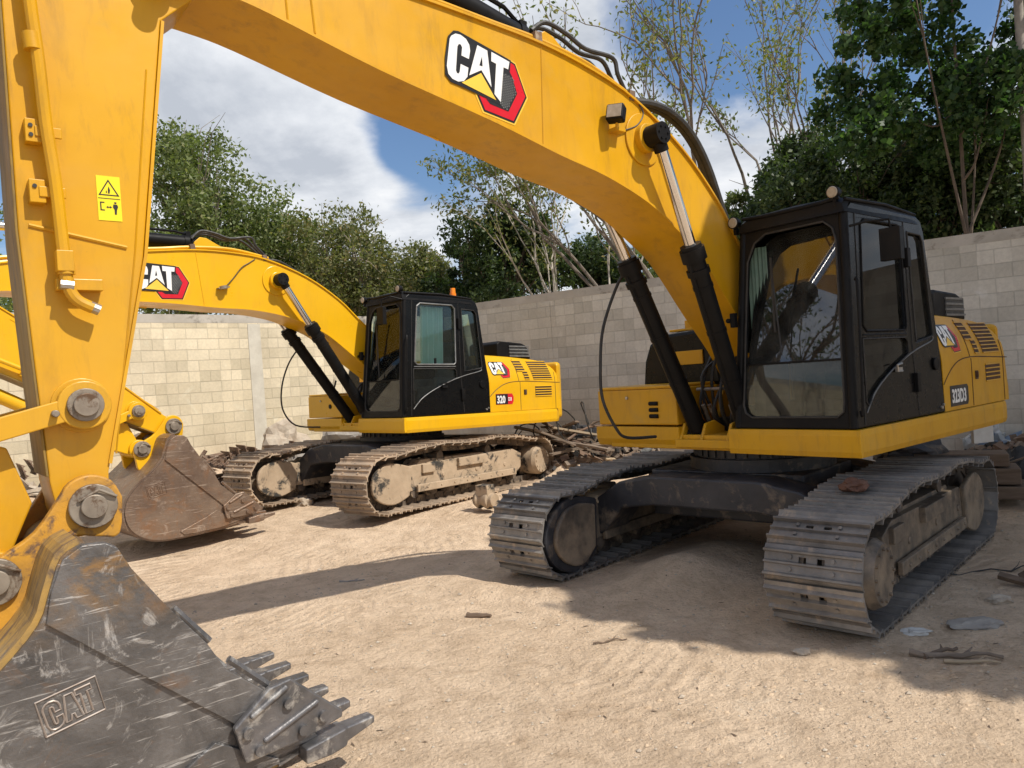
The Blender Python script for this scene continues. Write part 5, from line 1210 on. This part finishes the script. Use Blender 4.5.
sparse_tree(at(712, 17), 17, 9.6, 'tall thin open tree with grey forked trunk above the near boom lamp', leaf_sparse, bark_mid, 33, depth=5, r0=.12, nleaf=17, size=.12, stems=2, first=[(-.12, 0, 1), (.25, 0, 1)], spread=.48, up=.2, group=G1)
sparse_tree(at(650, 19), 19, 9.8, 'thin yellow-green tree with airy foliage behind the top of the near boom', leaf_sparse, bark_mid, 37, depth=5, r0=.09, nleaf=38, size=.13, stems=1, spread=.55, up=.15, group=G1)
sparse_tree(at(812, 19), 19, 10.6, 'tall bare-branched tree rising between the near boom and the broad-leaved tree', leaf_sparse, bark_mid, 41, depth=5, r0=.10, nleaf=13, size=.12, stems=1, first=[(.02, 0, 1)], spread=.48, up=.2, group=G1)
tree(at(748, 17), 17, 5.9, 1.0, 'small bright green bush beside the near cab roof', leaf_olive, bark_grey, 9000, .12, lobes=10, seed=50, group=G1, cz=4.3, rz=1.2)
tree(at(815, 16.5), 16.5, 7.0, 1.7, 'dark green rounded tree directly behind the near cab roof', leaf_dark, bark_dark, 24000, .12, lobes=20, seed=51, group=G1, cz=4.8, rz=1.8)
tree(at(885, 15.5), 15.5, 7.2, 1.8, 'dense dark tree above the wall right of the near cab', leaf_dark, bark_dark, 26000, .12, lobes=20, seed=52, group=G1, cz=4.9, rz=1.8)
tree(at(960, 15), 15, 6.6, 1.9, 'dark green shrubby tree spilling over the wall at the right', leaf_dark, bark_dark, 26000, .12, lobes=20, seed=53, group=G1, cz=4.4, rz=1.7)
tree(at(1045, 14), 14, 7.0, 1.8, 'dark green tree at the right edge above the wall', leaf_dark, bark_dark, 18000, .12, lobes=16, seed=54, group=G1, cz=4.6, rz=1.8)
tree(at(975, 12.5), 12.5, 10.0, 2.3, 'tall broad-leaved dark tree at the upper right with gaps of blue sky', leaf_big, bark_dark, 23000, .115, lobes=34, seed=56, group=G1, cz=6.9, rz=3.0, trunk_r=.07, spread=.31, aspect=.75, nbr=9, trunkh=.3)
# trees beside the yard, out of frame: they shade the near machine and show in its windscreen
tree(10.6, 5.8, 8.4, 2.8, 'wide dense shade tree standing right of the near excavator', leaf_big, bark_dark, 60000, .26, lobes=52, seed=60, cz=6.9, rz=1.1, trunk_r=.25, spread=.42, aspect=.8,
     extra=[(7.86, 1.6, 6.7, .72), (7.15, 2.1, 6.7, .72), (6.5, 2.55, 6.7, .75), (5.97, 3.4, 6.7, .75), (5.40, 4.15, 6.7, .75), (5.45, 5.0, 6.7, .75), (6.3, 4.2, 6.8, .85), (7.2, 3.3, 6.8, .9), (8.1, 2.7, 6.8, .9), (8.75, 1.85, 6.7, .75), (9.7, 2.0, 6.7, .8), (10.7, 2.2, 6.7, .9), (5.25, 3.85, 6.7, .5), (7.5, 2.0, 6.7, .55), (5.8, 3.75, 6.9, .6), (5.65, 3.2, 6.65, .45), (6.2, 3.0, 6.8, .6), (6.9, 2.7, 6.9, .6), (4.95, 4.3, 6.7, .45), (7.3, 4.6, 6.9, .95), (6.2, 5.6, 6.8, .8), (7.0, 6.2, 6.9, .9), (8.2, 4.0, 6.9, .95), (9.2, 3.0, 6.9, .95), (8.0, 5.6, 6.9, .95), (10.2, 2.8, 6.9, 1.0), (11.5, 3.0, 6.9, 1.0)])
sparse_tree(-11.5, 3.0, 9.5, 'bare grey tree mirrored in the near windscreen', leaf_dark, bark_dark, 71, depth=6, r0=.16, nleaf=6, size=.16, stems=2, first=[(.1, .25, 1), (0, -.2, 1)], spread=.5)
sparse_tree(-12.5, 6.5, 9.0, 'thin grey tree standing off to the left of the yard', leaf_dark, bark_dark, 73, depth=6, r0=.15, nleaf=6, size=.16, stems=1, spread=.5)
# utility pole
mb = MB(); mb.tube([(0, 0, -.2), (.02, 0, 9.5)], [.085, .06], 12)
po = mb.obj('utility_pole', concrete, None, smooth=True); po.location = (at(1040, 12), 12, 0); tag(po, 'slim pale utility pole at the top right corner of the view', 'pole')
# ------------------------------------------------------------------ debris
def gpt(px, py, z=0):
    z += -.12 if py > 530 or px > 900 else 0
    d = fw + CR*((px-512)/FPX) + CU*((384-py)/FPX); t = (z-CAMH)/d.z; return Vector((t*d.x, t*d.y, z))
def place(o, p, rot=(0, 0, 0)): o.location = p; o.rotation_euler = rot; return o
def plank(L, w, t, mat, name='plank'):
    mb = MB(); n = 6; vs = []
    g = random.Random(int(L*1000+w*77)); 
    for i in range(n+1):
        x = -L/2+L*i/n; dz = g.uniform(-.004, .004); dw = g.uniform(-.05, .05)*w
        vs += [(x, -w/2+dw, dz), (x, w/2+dw, dz), (x, w/2+dw, t+dz), (x, -w/2+dw, t+dz)]
    mb.add(vs, [(4*i+j, 4*i+(j+1) % 4, 4*i+4+(j+1) % 4, 4*i+4+j) for i in range(n) for j in range(4)]+[(0, 1, 2, 3), tuple(4*n+j for j in range(4))])
    return mb.obj(name, mat, bevel=.003)
def branch(L, r, mat, seed, name='stick_of_wood'):
    g = random.Random(seed); P = [Vector((-L/2+L*i/7, g.gauss(0, .03)*L, g.gauss(0, .015)*L)) for i in range(8)]
    mb = MB(); mb.tube(P, [r*(1-.07*i)*g.uniform(.85, 1.15) for i in range(8)], 8)
    q = P[4]; mb.tube([q, q+Vector((.12*L, .10*L, .02*L)), q+Vector((.2*L, .2*L, .03*L))], [r*.5, r*.4, r*.2], 6)
    return mb.obj(name, mat, smooth=True)
def rock(r, mat, seed, name='stone', sq=(1, .8, .6)):
    bm = bmesh.new(); bmesh.ops.create_icosphere(bm, subdivisions=3, radius=r)
    for v in bm.verts:
        n = noise.noise(v.co/r*1.3+Vector((seed, seed*2.1, 0)))*.5+noise.noise(v.co/r*3.5+Vector((seed, 0, 5)))*.18
        v.co = v.co*(1+n); v.co.x *= sq[0]; v.co.y *= sq[1]; v.co.z *= sq[2]
    me = bpy.data.meshes.new(name); bm.to_mesh(me); bm.free(); me.materials.append(mat); return link(name, me)
def tyre(Ro, r, mat, name='old_tyre'):
    mb = MB(); n = 36; m_ = 12; vs = []
    for i in range(n):
        a = 2*pi*i/n
        for j in range(m_):
            b = 2*pi*j/m_; rr = Ro-r+r*cos(b)*(1.0 if i % 2 or cos(b) < .7 else .93); vs.append((rr*cos(a), rr*sin(a), r*1.15*sin(b)))
    mb.add(vs, [(i*m_+j, i*m_+(j+1) % m_, ((i+1) % n)*m_+(j+1) % m_, ((i+1) % n)*m_+j) for i in range(n) for j in range(m_)])
    return mb.obj(name, mat, smooth=True)
def sheetm(w, h, mat, seed, amp=.05, name='crumpled_sheet', n=14):
    g = random.Random(seed); mb = MB(); vs = []
    for j in range(n+1):
        for i in range(n+1):
            x = -w/2+w*i/n; y = -h/2+h*j/n; vs.append((x, y, amp*noise.noise(Vector((x*7, y*7, seed)))*2+amp*abs(noise.noise(Vector((x*16, y*16, seed+3))))))
    mb.add(vs, [(j*(n+1)+i, j*(n+1)+i+1, (j+1)*(n+1)+i+1, (j+1)*(n+1)+i) for j in range(n) for i in range(n)])
    o = mb.obj(name, mat, smooth=True); s = o.modifiers.new('solid', 'SOLIDIFY'); s.thickness = .006; return o
def shoe_pile(label, loc, rotz, n, step, tilt, mat, w=.55, group=None, lift=0):
    root = empty('scrapped_track_chain', loc, (0, 0, rotz)); tag(root, label, 'track chain', group)
    me = make_shoe_mesh(w, mat)
    for k in range(n):
        o = bpy.data.objects.new('track_shoe', me); COL.objects.link(o); o.parent = root
        o.matrix_local = Matrix.Translation((step[0]*k, .02*((k*7) % 3-1), lift+step[1]*k+.08*sin(k*.9))) @ Matrix.Rotation(R(tilt+6*sin(k*2.1)), 4, 'Y')
    return root
rnd = random.Random(3)
# heap between the machines, against the grey wall
H1G = 'scrap heap between the two excavators'
heap = gpt(560, 455, 0.1)   # centre on the ground
base = Vector((.75, 12.6, .1))
woods = [wood1, wood3, wood2, wood1, wood3]
adjL = ['long', 'short', 'medium']; adjC = {wood1: 'weathered grey-brown', wood2: 'pale yellowish', wood3: 'dark brown'}
spots = ['at the left end', 'left of the middle', 'near the middle', 'right of the middle', 'at the right end']
for i in range(14):
    L = rnd.uniform(.6, 1.9); mt = woods[i % 5]; u = -1.1+2.3*((i*5) % 14)/14
    o = plank(L, rnd.uniform(.07, .16), rnd.uniform(.02, .05), mt)
    z = .10+.30*rnd.random(); yy = rnd.uniform(-.6, .7); place(o, Vector((base.x+u, base.y+yy, gheight(base.x+u, base.y+yy)+z*.8)), (rnd.uniform(-.15, .15), rnd.uniform(-.45, .45), rnd.uniform(-1, 1)))
    tag(o, f"{adjL[0] if L > 1.4 else adjL[2] if L > .95 else adjL[1]} {adjC[mt]} board {['tilted', 'lying', 'leaning'][i % 3]} {spots[min(4, int((u+1.1)/2.3*5))]} of the central scrap heap", 'board', H1G)
for i in range(9):
    o = branch(rnd.uniform(.7, 1.5), rnd.uniform(.015, .04), [wood3, rustm][i % 2], i+5, 'dry_branch'); u = -1.0+2.1*i/9
    place(o, Vector((base.x+u, base.y+.3, gheight(base.x+u, base.y+.3)+.15+.3*rnd.random())), (rnd.uniform(0, 3), rnd.uniform(-.9, .9), rnd.uniform(-1.2, 1.2)))
    tag(o, f"{['dark', 'pale'][i % 2]} crooked dry branch {['sticking up', 'lying across', 'poking out'][i % 3]} {spots[min(4, int(i/9*5))]} of the scrap heap", 'branch', H1G)
for i in range(4):
    mb = MB(); r = .22+.05*i
    mb.tube([Vector((r*cos(a*.5)*(1+.1*sin(a)), r*sin(a*.5), .02*sin(a*1.3))) for a in range(13+i)], .012, 6); o = mb.obj('loose_hose', rubber, smooth=True)
    place(o, base+Vector((-.55+.35*i, .2, .62+.06*i)), (1.2, .3*i, .4*i)); tag(o, f"black hose loop {['first', 'second', 'third', 'last'][i]} from the left on top of the scrap heap", 'hose', H1G)
o = tyre(.34, .10, rubber); place(o, Vector((-.65, 13.9, .30)), (.35, .2, 0)); tag(o, 'worn black tyre lying behind the tracks left of the scrap heap', 'tyre')
o = tyre(.30, .09, rubber); place(o, Vector((.05, 14.3, .42)), (.6, .3, 0)); tag(o, 'second worn tyre half buried at the back of the scrap heap', 'tyre')
mb = MB(); mb.box(-.25, .25, -.15, .15, 0, .22); mb.box(-.18, .18, -.17, -.15, .05, .17); mb.cyl((-.1, 0, .22), (-.1, 0, .27), .05); o = mb.obj('metal_casing', carb_m, bevel=.02); place(o, Vector((1.15, 13.4, .58)), (.1, .15, .4)); tag(o, 'dark metal casing on top of the scrap heap', 'casing', H1G)
# yellow jug, blue bottle
mb = MB(); mb.tube([(-.17, 0, 0), (-.15, 0, 0), (.08, 0, 0), (.14, 0, 0), (.16, 0, 0), (.20, 0, 0)], [.05, .085, .085, .05, .03, .03], 16); o = mb.obj('yellow_container', yellow_b, smooth=True); q = gpt(604, 442, .30); place(o, q, (0, .05, .3)); tag(o, 'yellow plastic jug on the debris beside the near storage box', 'container')
mb = MB(); mb.tube([(-.13, 0, 0), (-.12, 0, 0), (.06, 0, 0), (.10, 0, 0), (.13, 0, 0)], [.03, .05, .05, .02, .02], 14); o = mb.obj('blue_bottle', blue_m, smooth=True); q = gpt(561, 465, .15); place(o, q, (0, .1, .2)); tag(o, 'blue plastic bottle in the debris behind the near track', 'bottle')
o = rock(.20, whitem, 8.2, 'white_bag', (1.2, .8, .5)); place(o, gpt(573, 462, .12)); tag(o, 'crumpled white bag beside the blue bottle', 'bag')
for i, (px, py, L, mt) in enumerate([(620, 450, 1.1, wood1), (640, 445, .9, wood2), (600, 458, 1.0, wood3), (585, 452, 1.2, wood1), (630, 462, 1.0, wood2)]):
    o = branch(L, .022, mt, 60+i, 'cut_pole'); place(o, gpt(px, py, .28), (0, .1*i-.2, .25*i-.5)); tag(o, f"{['weathered', 'pale', 'dark', 'long grey', 'yellowish'][i]} thin pole lying behind the near inner track", 'pole', 'thin poles on the debris')
# blue drums and concrete pieces behind the farther machine
for i, (x, y, rr) in enumerate([(-1.85, 15.0, 0), (-2.55, 15.3, 0)]):
    mb = MB()
    if i == 0: mb.tube([(0, 0, 0), (0, 0, .02), (0, 0, .3), (0, 0, .31), (0, 0, .60), (0, 0, .61), (0, 0, .86), (0, 0, .88)], [.27, .28, .28, .295, .295, .28, .28, .26], 28); o = mb.obj('blue_drum', blue_m, smooth=True); tag(o, 'blue plastic drum behind the farther excavator turntable', 'drum')
    else: mb.box(-.5, .5, -.3, .3, 0, .55); mb.box(-.45, .45, -.25, .25, .55, .60); o = mb.obj('concrete_block', concrete, bevel=.03); tag(o, 'large grey concrete block behind the farther storage box', 'concrete block')
    place(o, (x, y, .08), (0, 0, .4*i))
o = rock(.42, rock_m, 3.3, 'boulder', (1, .8, .9)); place(o, (-4.45, 14.3, .78)); tag(o, 'pale tan boulder at the foot of the cream wall', 'boulder')
o = rock(.38, concrete, 5.3, 'rubble_block', (1.2, .8, .8)); place(o, (-3.4, 14.9, .75)); tag(o, 'reddish grey rubble block below the farther storage box', 'rubble')
shoe_pile('upright rusty track shoes stacked against the cream wall', (-5.25, 13.3, .42), R(38), 9, (.15, .0), 80, rustm, .5, lift=.22)
shoe_pile('rusty length of track chain draped on rubble left of the farther track', (-5.55, 12.0, .28), R(15), 6, (.17, .015), 8, rustm, .6, lift=.25)
shoe_pile('rusty track shoes piled at the far left behind the near stick', (-7.75, 11.3, .50), R(40), 10, (.13, .03), 70, rustm, .6, lift=.2)
PX = sorted(rnd.uniform(190, 330) for _ in range(16)); ORD = ['first', 'second', 'third', 'fourth', 'fifth', 'sixth', 'seventh', 'eighth', 'ninth', 'tenth', 'eleventh', 'twelfth', 'thirteenth', 'fourteenth', 'fifteenth', 'sixteenth']
for i in range(16):
    px = PX[i]; py = rnd.uniform(448, 492); r = rnd.uniform(.06, .15); o = rock(r, [rock_m, concrete, rustm][i % 3], i+1.7, 'rubble_stone'); q = gpt(px, py, .25); place(o, (q.x, q.y, gheight(q.x, q.y)+r*.3), (0, 0, i))
    tag(o, f"{['pale', 'grey', 'rust-brown'][i % 3]} rubble stone beside the farther left track, {ORD[i]} from the left", 'stone', 'rubble stones beside the farther left track')
for i, (px, py, a, L) in enumerate([(238, 458, .3, .7), (245, 470, -.5, .6), (215, 468, 1.2, .5), (255, 447, .8, .8), (205, 455, -.2, .6)]):
    o = plank(L, .14, .04, [rustm, wood1][i % 2], 'scrap_plate'); q = gpt(px, py, .4); place(o, (q.x, q.y, gheight(q.x, q.y)+.08), (.5*(i % 2), .5-.3*i, a)); tag(o, f"{['flat rusty', 'weathered', 'upright rusty', 'splintered', 'bent rusty'][i]} scrap plate in the rubble behind the rusty bucket", 'scrap plate', 'scrap plates behind the rusty bucket')
# right-hand heap
H2G = 'debris beside the wall at the right edge'
rb = gpt(1010, 480, 0)
o = sheetm(.9, .6, clothb, 4.0, .18, 'blue_cloth'); place(o, gpt(1008, 452, .35), (.9, .2, .3)); tag(o, 'crumpled blue-grey cloth on the debris at the right edge', 'cloth', H2G)
o = sheetm(.8, .5, rubber, 9.0, .16, 'black_sheet'); place(o, gpt(1020, 470, .3), (.5, -.2, .9)); tag(o, 'black plastic sheet below the blue cloth at the right edge', 'plastic sheet', H2G)
o = sheetm(.7, .5, whitem, 12.0, .12, 'grey_sheet'); place(o, gpt(990, 445, .45), (1.0, -.4, .1)); tag(o, 'pale silver sheet leaning at the left end of the right-hand debris', 'plastic sheet', H2G)
for i in range(9):
    L = rnd.uniform(.7, 1.4); o = branch(L, rnd.uniform(.012, .03), [wood3, rustm, wood1][i % 3], i+90, 'scrap_rod'); place(o, gpt(rnd.uniform(960, 1035), rnd.uniform(455, 485), .12+.3*rnd.random()), (rnd.uniform(0, 3), rnd.uniform(-.5, .5), rnd.uniform(-1, 1)))
    tag(o, f"{['dark', 'rusty', 'grey'][i % 3]} {['bent', 'straight', 'crooked'][(i//3) % 3]} rod tangled in the debris at the right edge", 'rod', H2G)
o = plank(2.2, .14, .06, rustm, 'beam'); place(o, gpt(1010, 484, .06), (0, .02, -.25)); tag(o, 'long rusty beam lying in front of the right-hand debris', 'beam', H2G)
mb = MB(); mb.box(-.14, .14, -.02, .02, 0, .26); mb.cyl((-.11, -.021, .22), (-.11, -.025, .22), .012, n=8); mb.cyl((.11, -.021, .22), (.11, -.025, .22), .012, n=8); o = mb.obj('fibreboard', whitem, bevel=.004); place(o, (5.35, 8.55, .62), (0, 0, .25)); tag(o, 'small square whitish board propped under the near tail beside the track', 'board')
o = rock(.30, carb_m, 2.2, 'black_bag', (1.6, .9, .55)); place(o, (4.7, 8.9, .50), (0, 0, .3)); tag(o, 'black rubbish bag on crates under the near hood', 'bag')
mb = MB(); mb.box(-.6, 1.0, -.3, .3, 0, .14); mb.box(-.5, .9, -.25, .25, .16, .34); mb.box(-.45, .8, -.22, .22, .36, .5); o = mb.obj('timber_stack', wood3, bevel=.01); place(o, (4.9, 8.9, .0), (0, 0, -.5)); tag(o, 'low dark timber stack behind the near left-hand track', 'timber stack')
# loose pieces on the open ground
def on(px, py, dz=0): p = gpt(px, py); p.z = gheight(p.x, p.y)+dz; return p
o = branch(.20, .028, wood3, 200, 'wood_chunk'); place(o, on(479, 615, .012), (0, 0, -.3)); tag(o, 'dark broken wood chunk on the open sand in the middle foreground', 'wood chunk')
o = branch(.24, .010, concrete, 201, 'flat_twig'); place(o, on(352, 581, .01), (0, 0, .1)); tag(o, 'grey twig on the sand right of the rusty bucket', 'twig')
o = branch(.24, .008, wood3, 202, 'thin_twig'); place(o, on(610, 642, .01), (0, 0, .2)); tag(o, 'thin dark twig on sand near the shadow edge', 'twig')
o = branch(.50, .022, wood1, 203, 'long_stick'); place(o, on(955, 655, .03), (0, 0, -.15)); tag(o, 'long brown stick lying right of the near track', 'stick')
o = branch(.30, .014, wood2, 204, 'pale_stick'); place(o, on(972, 662, .015), (0, 0, -.25)); tag(o, 'pale short stick in front of the long brown stick', 'stick')
o = branch(.28, .018, wood3, 205, 'bark_piece'); place(o, on(940, 652, .02), (0, 0, .3)); tag(o, 'dark red bark piece at the left end of the long brown stick', 'bark piece')
o = rock(.05, rock_m, 21, 'pale_stone'); place(o, on(802, 652, .01)); tag(o, 'pale stone just in front of the near left-hand track', 'stone')
o = rock(.06, whitem, 25, 'white_stone', (1.5, .9, .35)); place(o, on(916, 630, .01)); tag(o, 'flat whitish stone right of the near track', 'stone')
o = rock(.10, concrete, 26, 'grey_slab', (1.6, .8, .3)); place(o, on(975, 622, .015)); tag(o, 'flat grey slab of rubble at the right of the shaded ground', 'stone')
o = rock(.07, rock_m, 27, 'brown_stone', (1.3, .9, .5)); place(o, on(1000, 600, .01)); tag(o, 'brown stone at the right edge of the shaded ground', 'stone')
o = branch(.9, .008, rubber, 206, 'buried_cable'); place(o, on(1000, 572, .012), (0, 0, -.05)); tag(o, 'thin black cable half buried right of the near track', 'cable')
o = branch(.4, .02, rustm, 207, 'brick_lump')
bpy.data.objects.remove(o)
bm_lump = rock(.09, surf('red_clay', (.11, .05, .032), (.16, .08, .05), 9, (.8, .95), bumps=.4), 31, 'clay_lump', (1.5, 1, .5))
Mt = Vector((2.45, 7.12, 0)); th = R(44.5); Fv = Vector((-sin(th), -cos(th), 0)); Lv = Vector((cos(th), -sin(th), 0))
place(bm_lump, Mt+Vector((-.234, 0, 0))+Fv*.98+Lv*1.33+Vector((0, 0, .765)), (0, 0, .8)); tag(bm_lump, 'reddish brown clay lump lying on top of the near track', 'clay lump')
# spare roller lying by the farther track
mb = MB(); mb.tube([(0, -.16, 0), (0, -.10, 0), (0, -.09, 0), (0, -.05, 0), (0, .05, 0), (0, .09, 0), (0, .10, 0), (0, .16, 0)], [.09, .09, .12, .12, .08, .12, .12, .09], 20); mb.box(-.08, .08, -.10, .10, .06, .20)
o = mb.obj('spare_roller', frame_b, smooth=True, bevel=.006); place(o, (-.45, 9.85, .14), (0, 0, .9)); tag(o, 'dusty spare roller standing on the sand beside the farther track', 'roller')
# loose gravel, uncountable
g = np.random.default_rng(5); n = 6000; ico = [(0, 0, 1), (.9, 0, .1), (.2, .8, 0), (-.8, .4, .1), (-.6, -.7, 0), (.4, -.8, .1), (0, 0, -1)]; fc = [(0, 1, 2), (0, 2, 3), (0, 3, 4), (0, 4, 5), (0, 5, 1), (6, 2, 1), (6, 3, 2), (6, 4, 3), (6, 5, 4), (6, 1, 5)]
mb = MB()
for i in range(n):
    if i < 4500: y = 2.2+6*g.random()**1.2; x = g.uniform(-.6, .75)*y
    else: y = g.uniform(4, 14); x = g.uniform(-.5, .75)*y
    cl = noise.noise(Vector((x*1.5, y*1.5, 8)))
    if cl < -.05 and i % 3: continue
    r = .004+.009*g.random()**3*(1 if i % 12 else 2.2); a = g.uniform(0, 6.28); z = gheight(x, y)+r*.2
    mb.add([(x+r*(p[0]*cos(a)-p[1]*sin(a))*g.uniform(.7, 1.4), y+r*(p[0]*sin(a)+p[1]*cos(a)), z+r*.6*p[2]) for p in ico], fc)
for i in range(1500):
    y = 2.3+7*g.random()**1.15; x = g.uniform(-.5, .75)*y
    if noise.noise(Vector((x*.9+4, y*.9, 2))) < -.08: continue
    r = .006+.016*g.random()**2.5; z = gheight(x, y); a = g.uniform(0, 6.28)
    mb.m = 1; mb.add([(x+r*(p[0]*cos(a)-p[1]*sin(a))*g.uniform(.7, 1.5), y+r*(p[0]*sin(a)+p[1]*cos(a)), z+r*.55*p[2]) for p in ico], fc)
clod = surf('sand_clod', (.56, .43, .30), (.44, .32, .21), 6, (.9, 1.0), spec=.1)
o = mb.obj('gravel', [rock_m, clod], fix=False); tag(o, 'small stones strewn over the sand', 'gravel', kind='stuff')
mb = MB()
for i in range(900):
    y = 2.3+8*g.random()**1.1; x = g.uniform(-.5, .75)*y; a = g.uniform(0, 6.28); L = g.uniform(.006, .026); z = gheight(x, y)+.003
    if noise.noise(Vector((x*1.1, y*1.1, 3))) < -.02: continue
    d = Vector((cos(a), sin(a), 0)); q = Vector((-sin(a), cos(a), 0))*L*g.uniform(.06, .35); p = Vector((x, y, z))
    e_ = d*L*g.uniform(-.5, .5); mb.add([p-d*L, p+q+e_, p+d*L+Vector((0, 0, L*.12)), p-q*g.uniform(.2, 1.3)-e_+Vector((0, 0, .002))], [(0, 1, 2, 3)])
o = mb.obj('dead_leaves', wood3, fix=False); tag(o, 'dark leaf litter and splinters on the sand', 'leaf litter', kind='stuff')

# small splinters, offcuts and lumps that cover the heaps
def litter(name, label, areas, n, mats, seed):
    g = random.Random(seed); mb = MB()
    for i in range(n):
        cx, cy, rx, ry = areas[i % len(areas)]; a = g.uniform(0, 6.28); q = g.random()**.6; x = cx+rx*q*cos(a); y = cy+ry*q*sin(a)
        L = g.uniform(.04, .28); w = g.uniform(.012, .05); t = g.uniform(.008, .03)
        if i % 3 == 0: L = g.uniform(.04, .10); w = L*.7; t = L*.5
        mb.M = Matrix.Translation((x, y, gheight(x, y)+g.uniform(0, .14)*(1-q*.6))) @ Matrix.Rotation(g.uniform(0, 6.28), 4, 'Z') @ Matrix.Rotation(g.gauss(0, .35), 4, 'Y') @ Matrix.Rotation(g.uniform(0, 3), 4, 'X')
        mb.m = i % len(mats); mb.box(-L, L, -w, w, -t, t)
    o = mb.obj(name, mats); tag(o, label, 'rubble', kind='stuff')
litter('splintered_scrap', 'dark splintered wood and metal scraps covering the heap between the excavators', [(.9, 13.1, 1.1, .9), (1.9, 12.5, .9, .7), (.2, 13.8, .9, .6)], 420, [wood3, wood1, rustm, rubber], 4)
litter('wall_rubble', 'brown rubble and rusty scraps along the foot of the cream wall', [(-5.2, 13.1, 1.1, .8), (-5.9, 12.0, .8, .7), (-7.6, 11.2, .9, .6), (-4.0, 14.4, .8, .7)], 420, [rustm, wood1, rock_m, concrete], 5)
litter('edge_scrap', 'dark scraps and splinters below the wall at the right edge', [(6.6, 9.7, 1.0, .5), (7.6, 9.1, .9, .6), (4.6, 5.5, .8, .5)], 260, [wood3, rubber, rustm, wood1], 6)
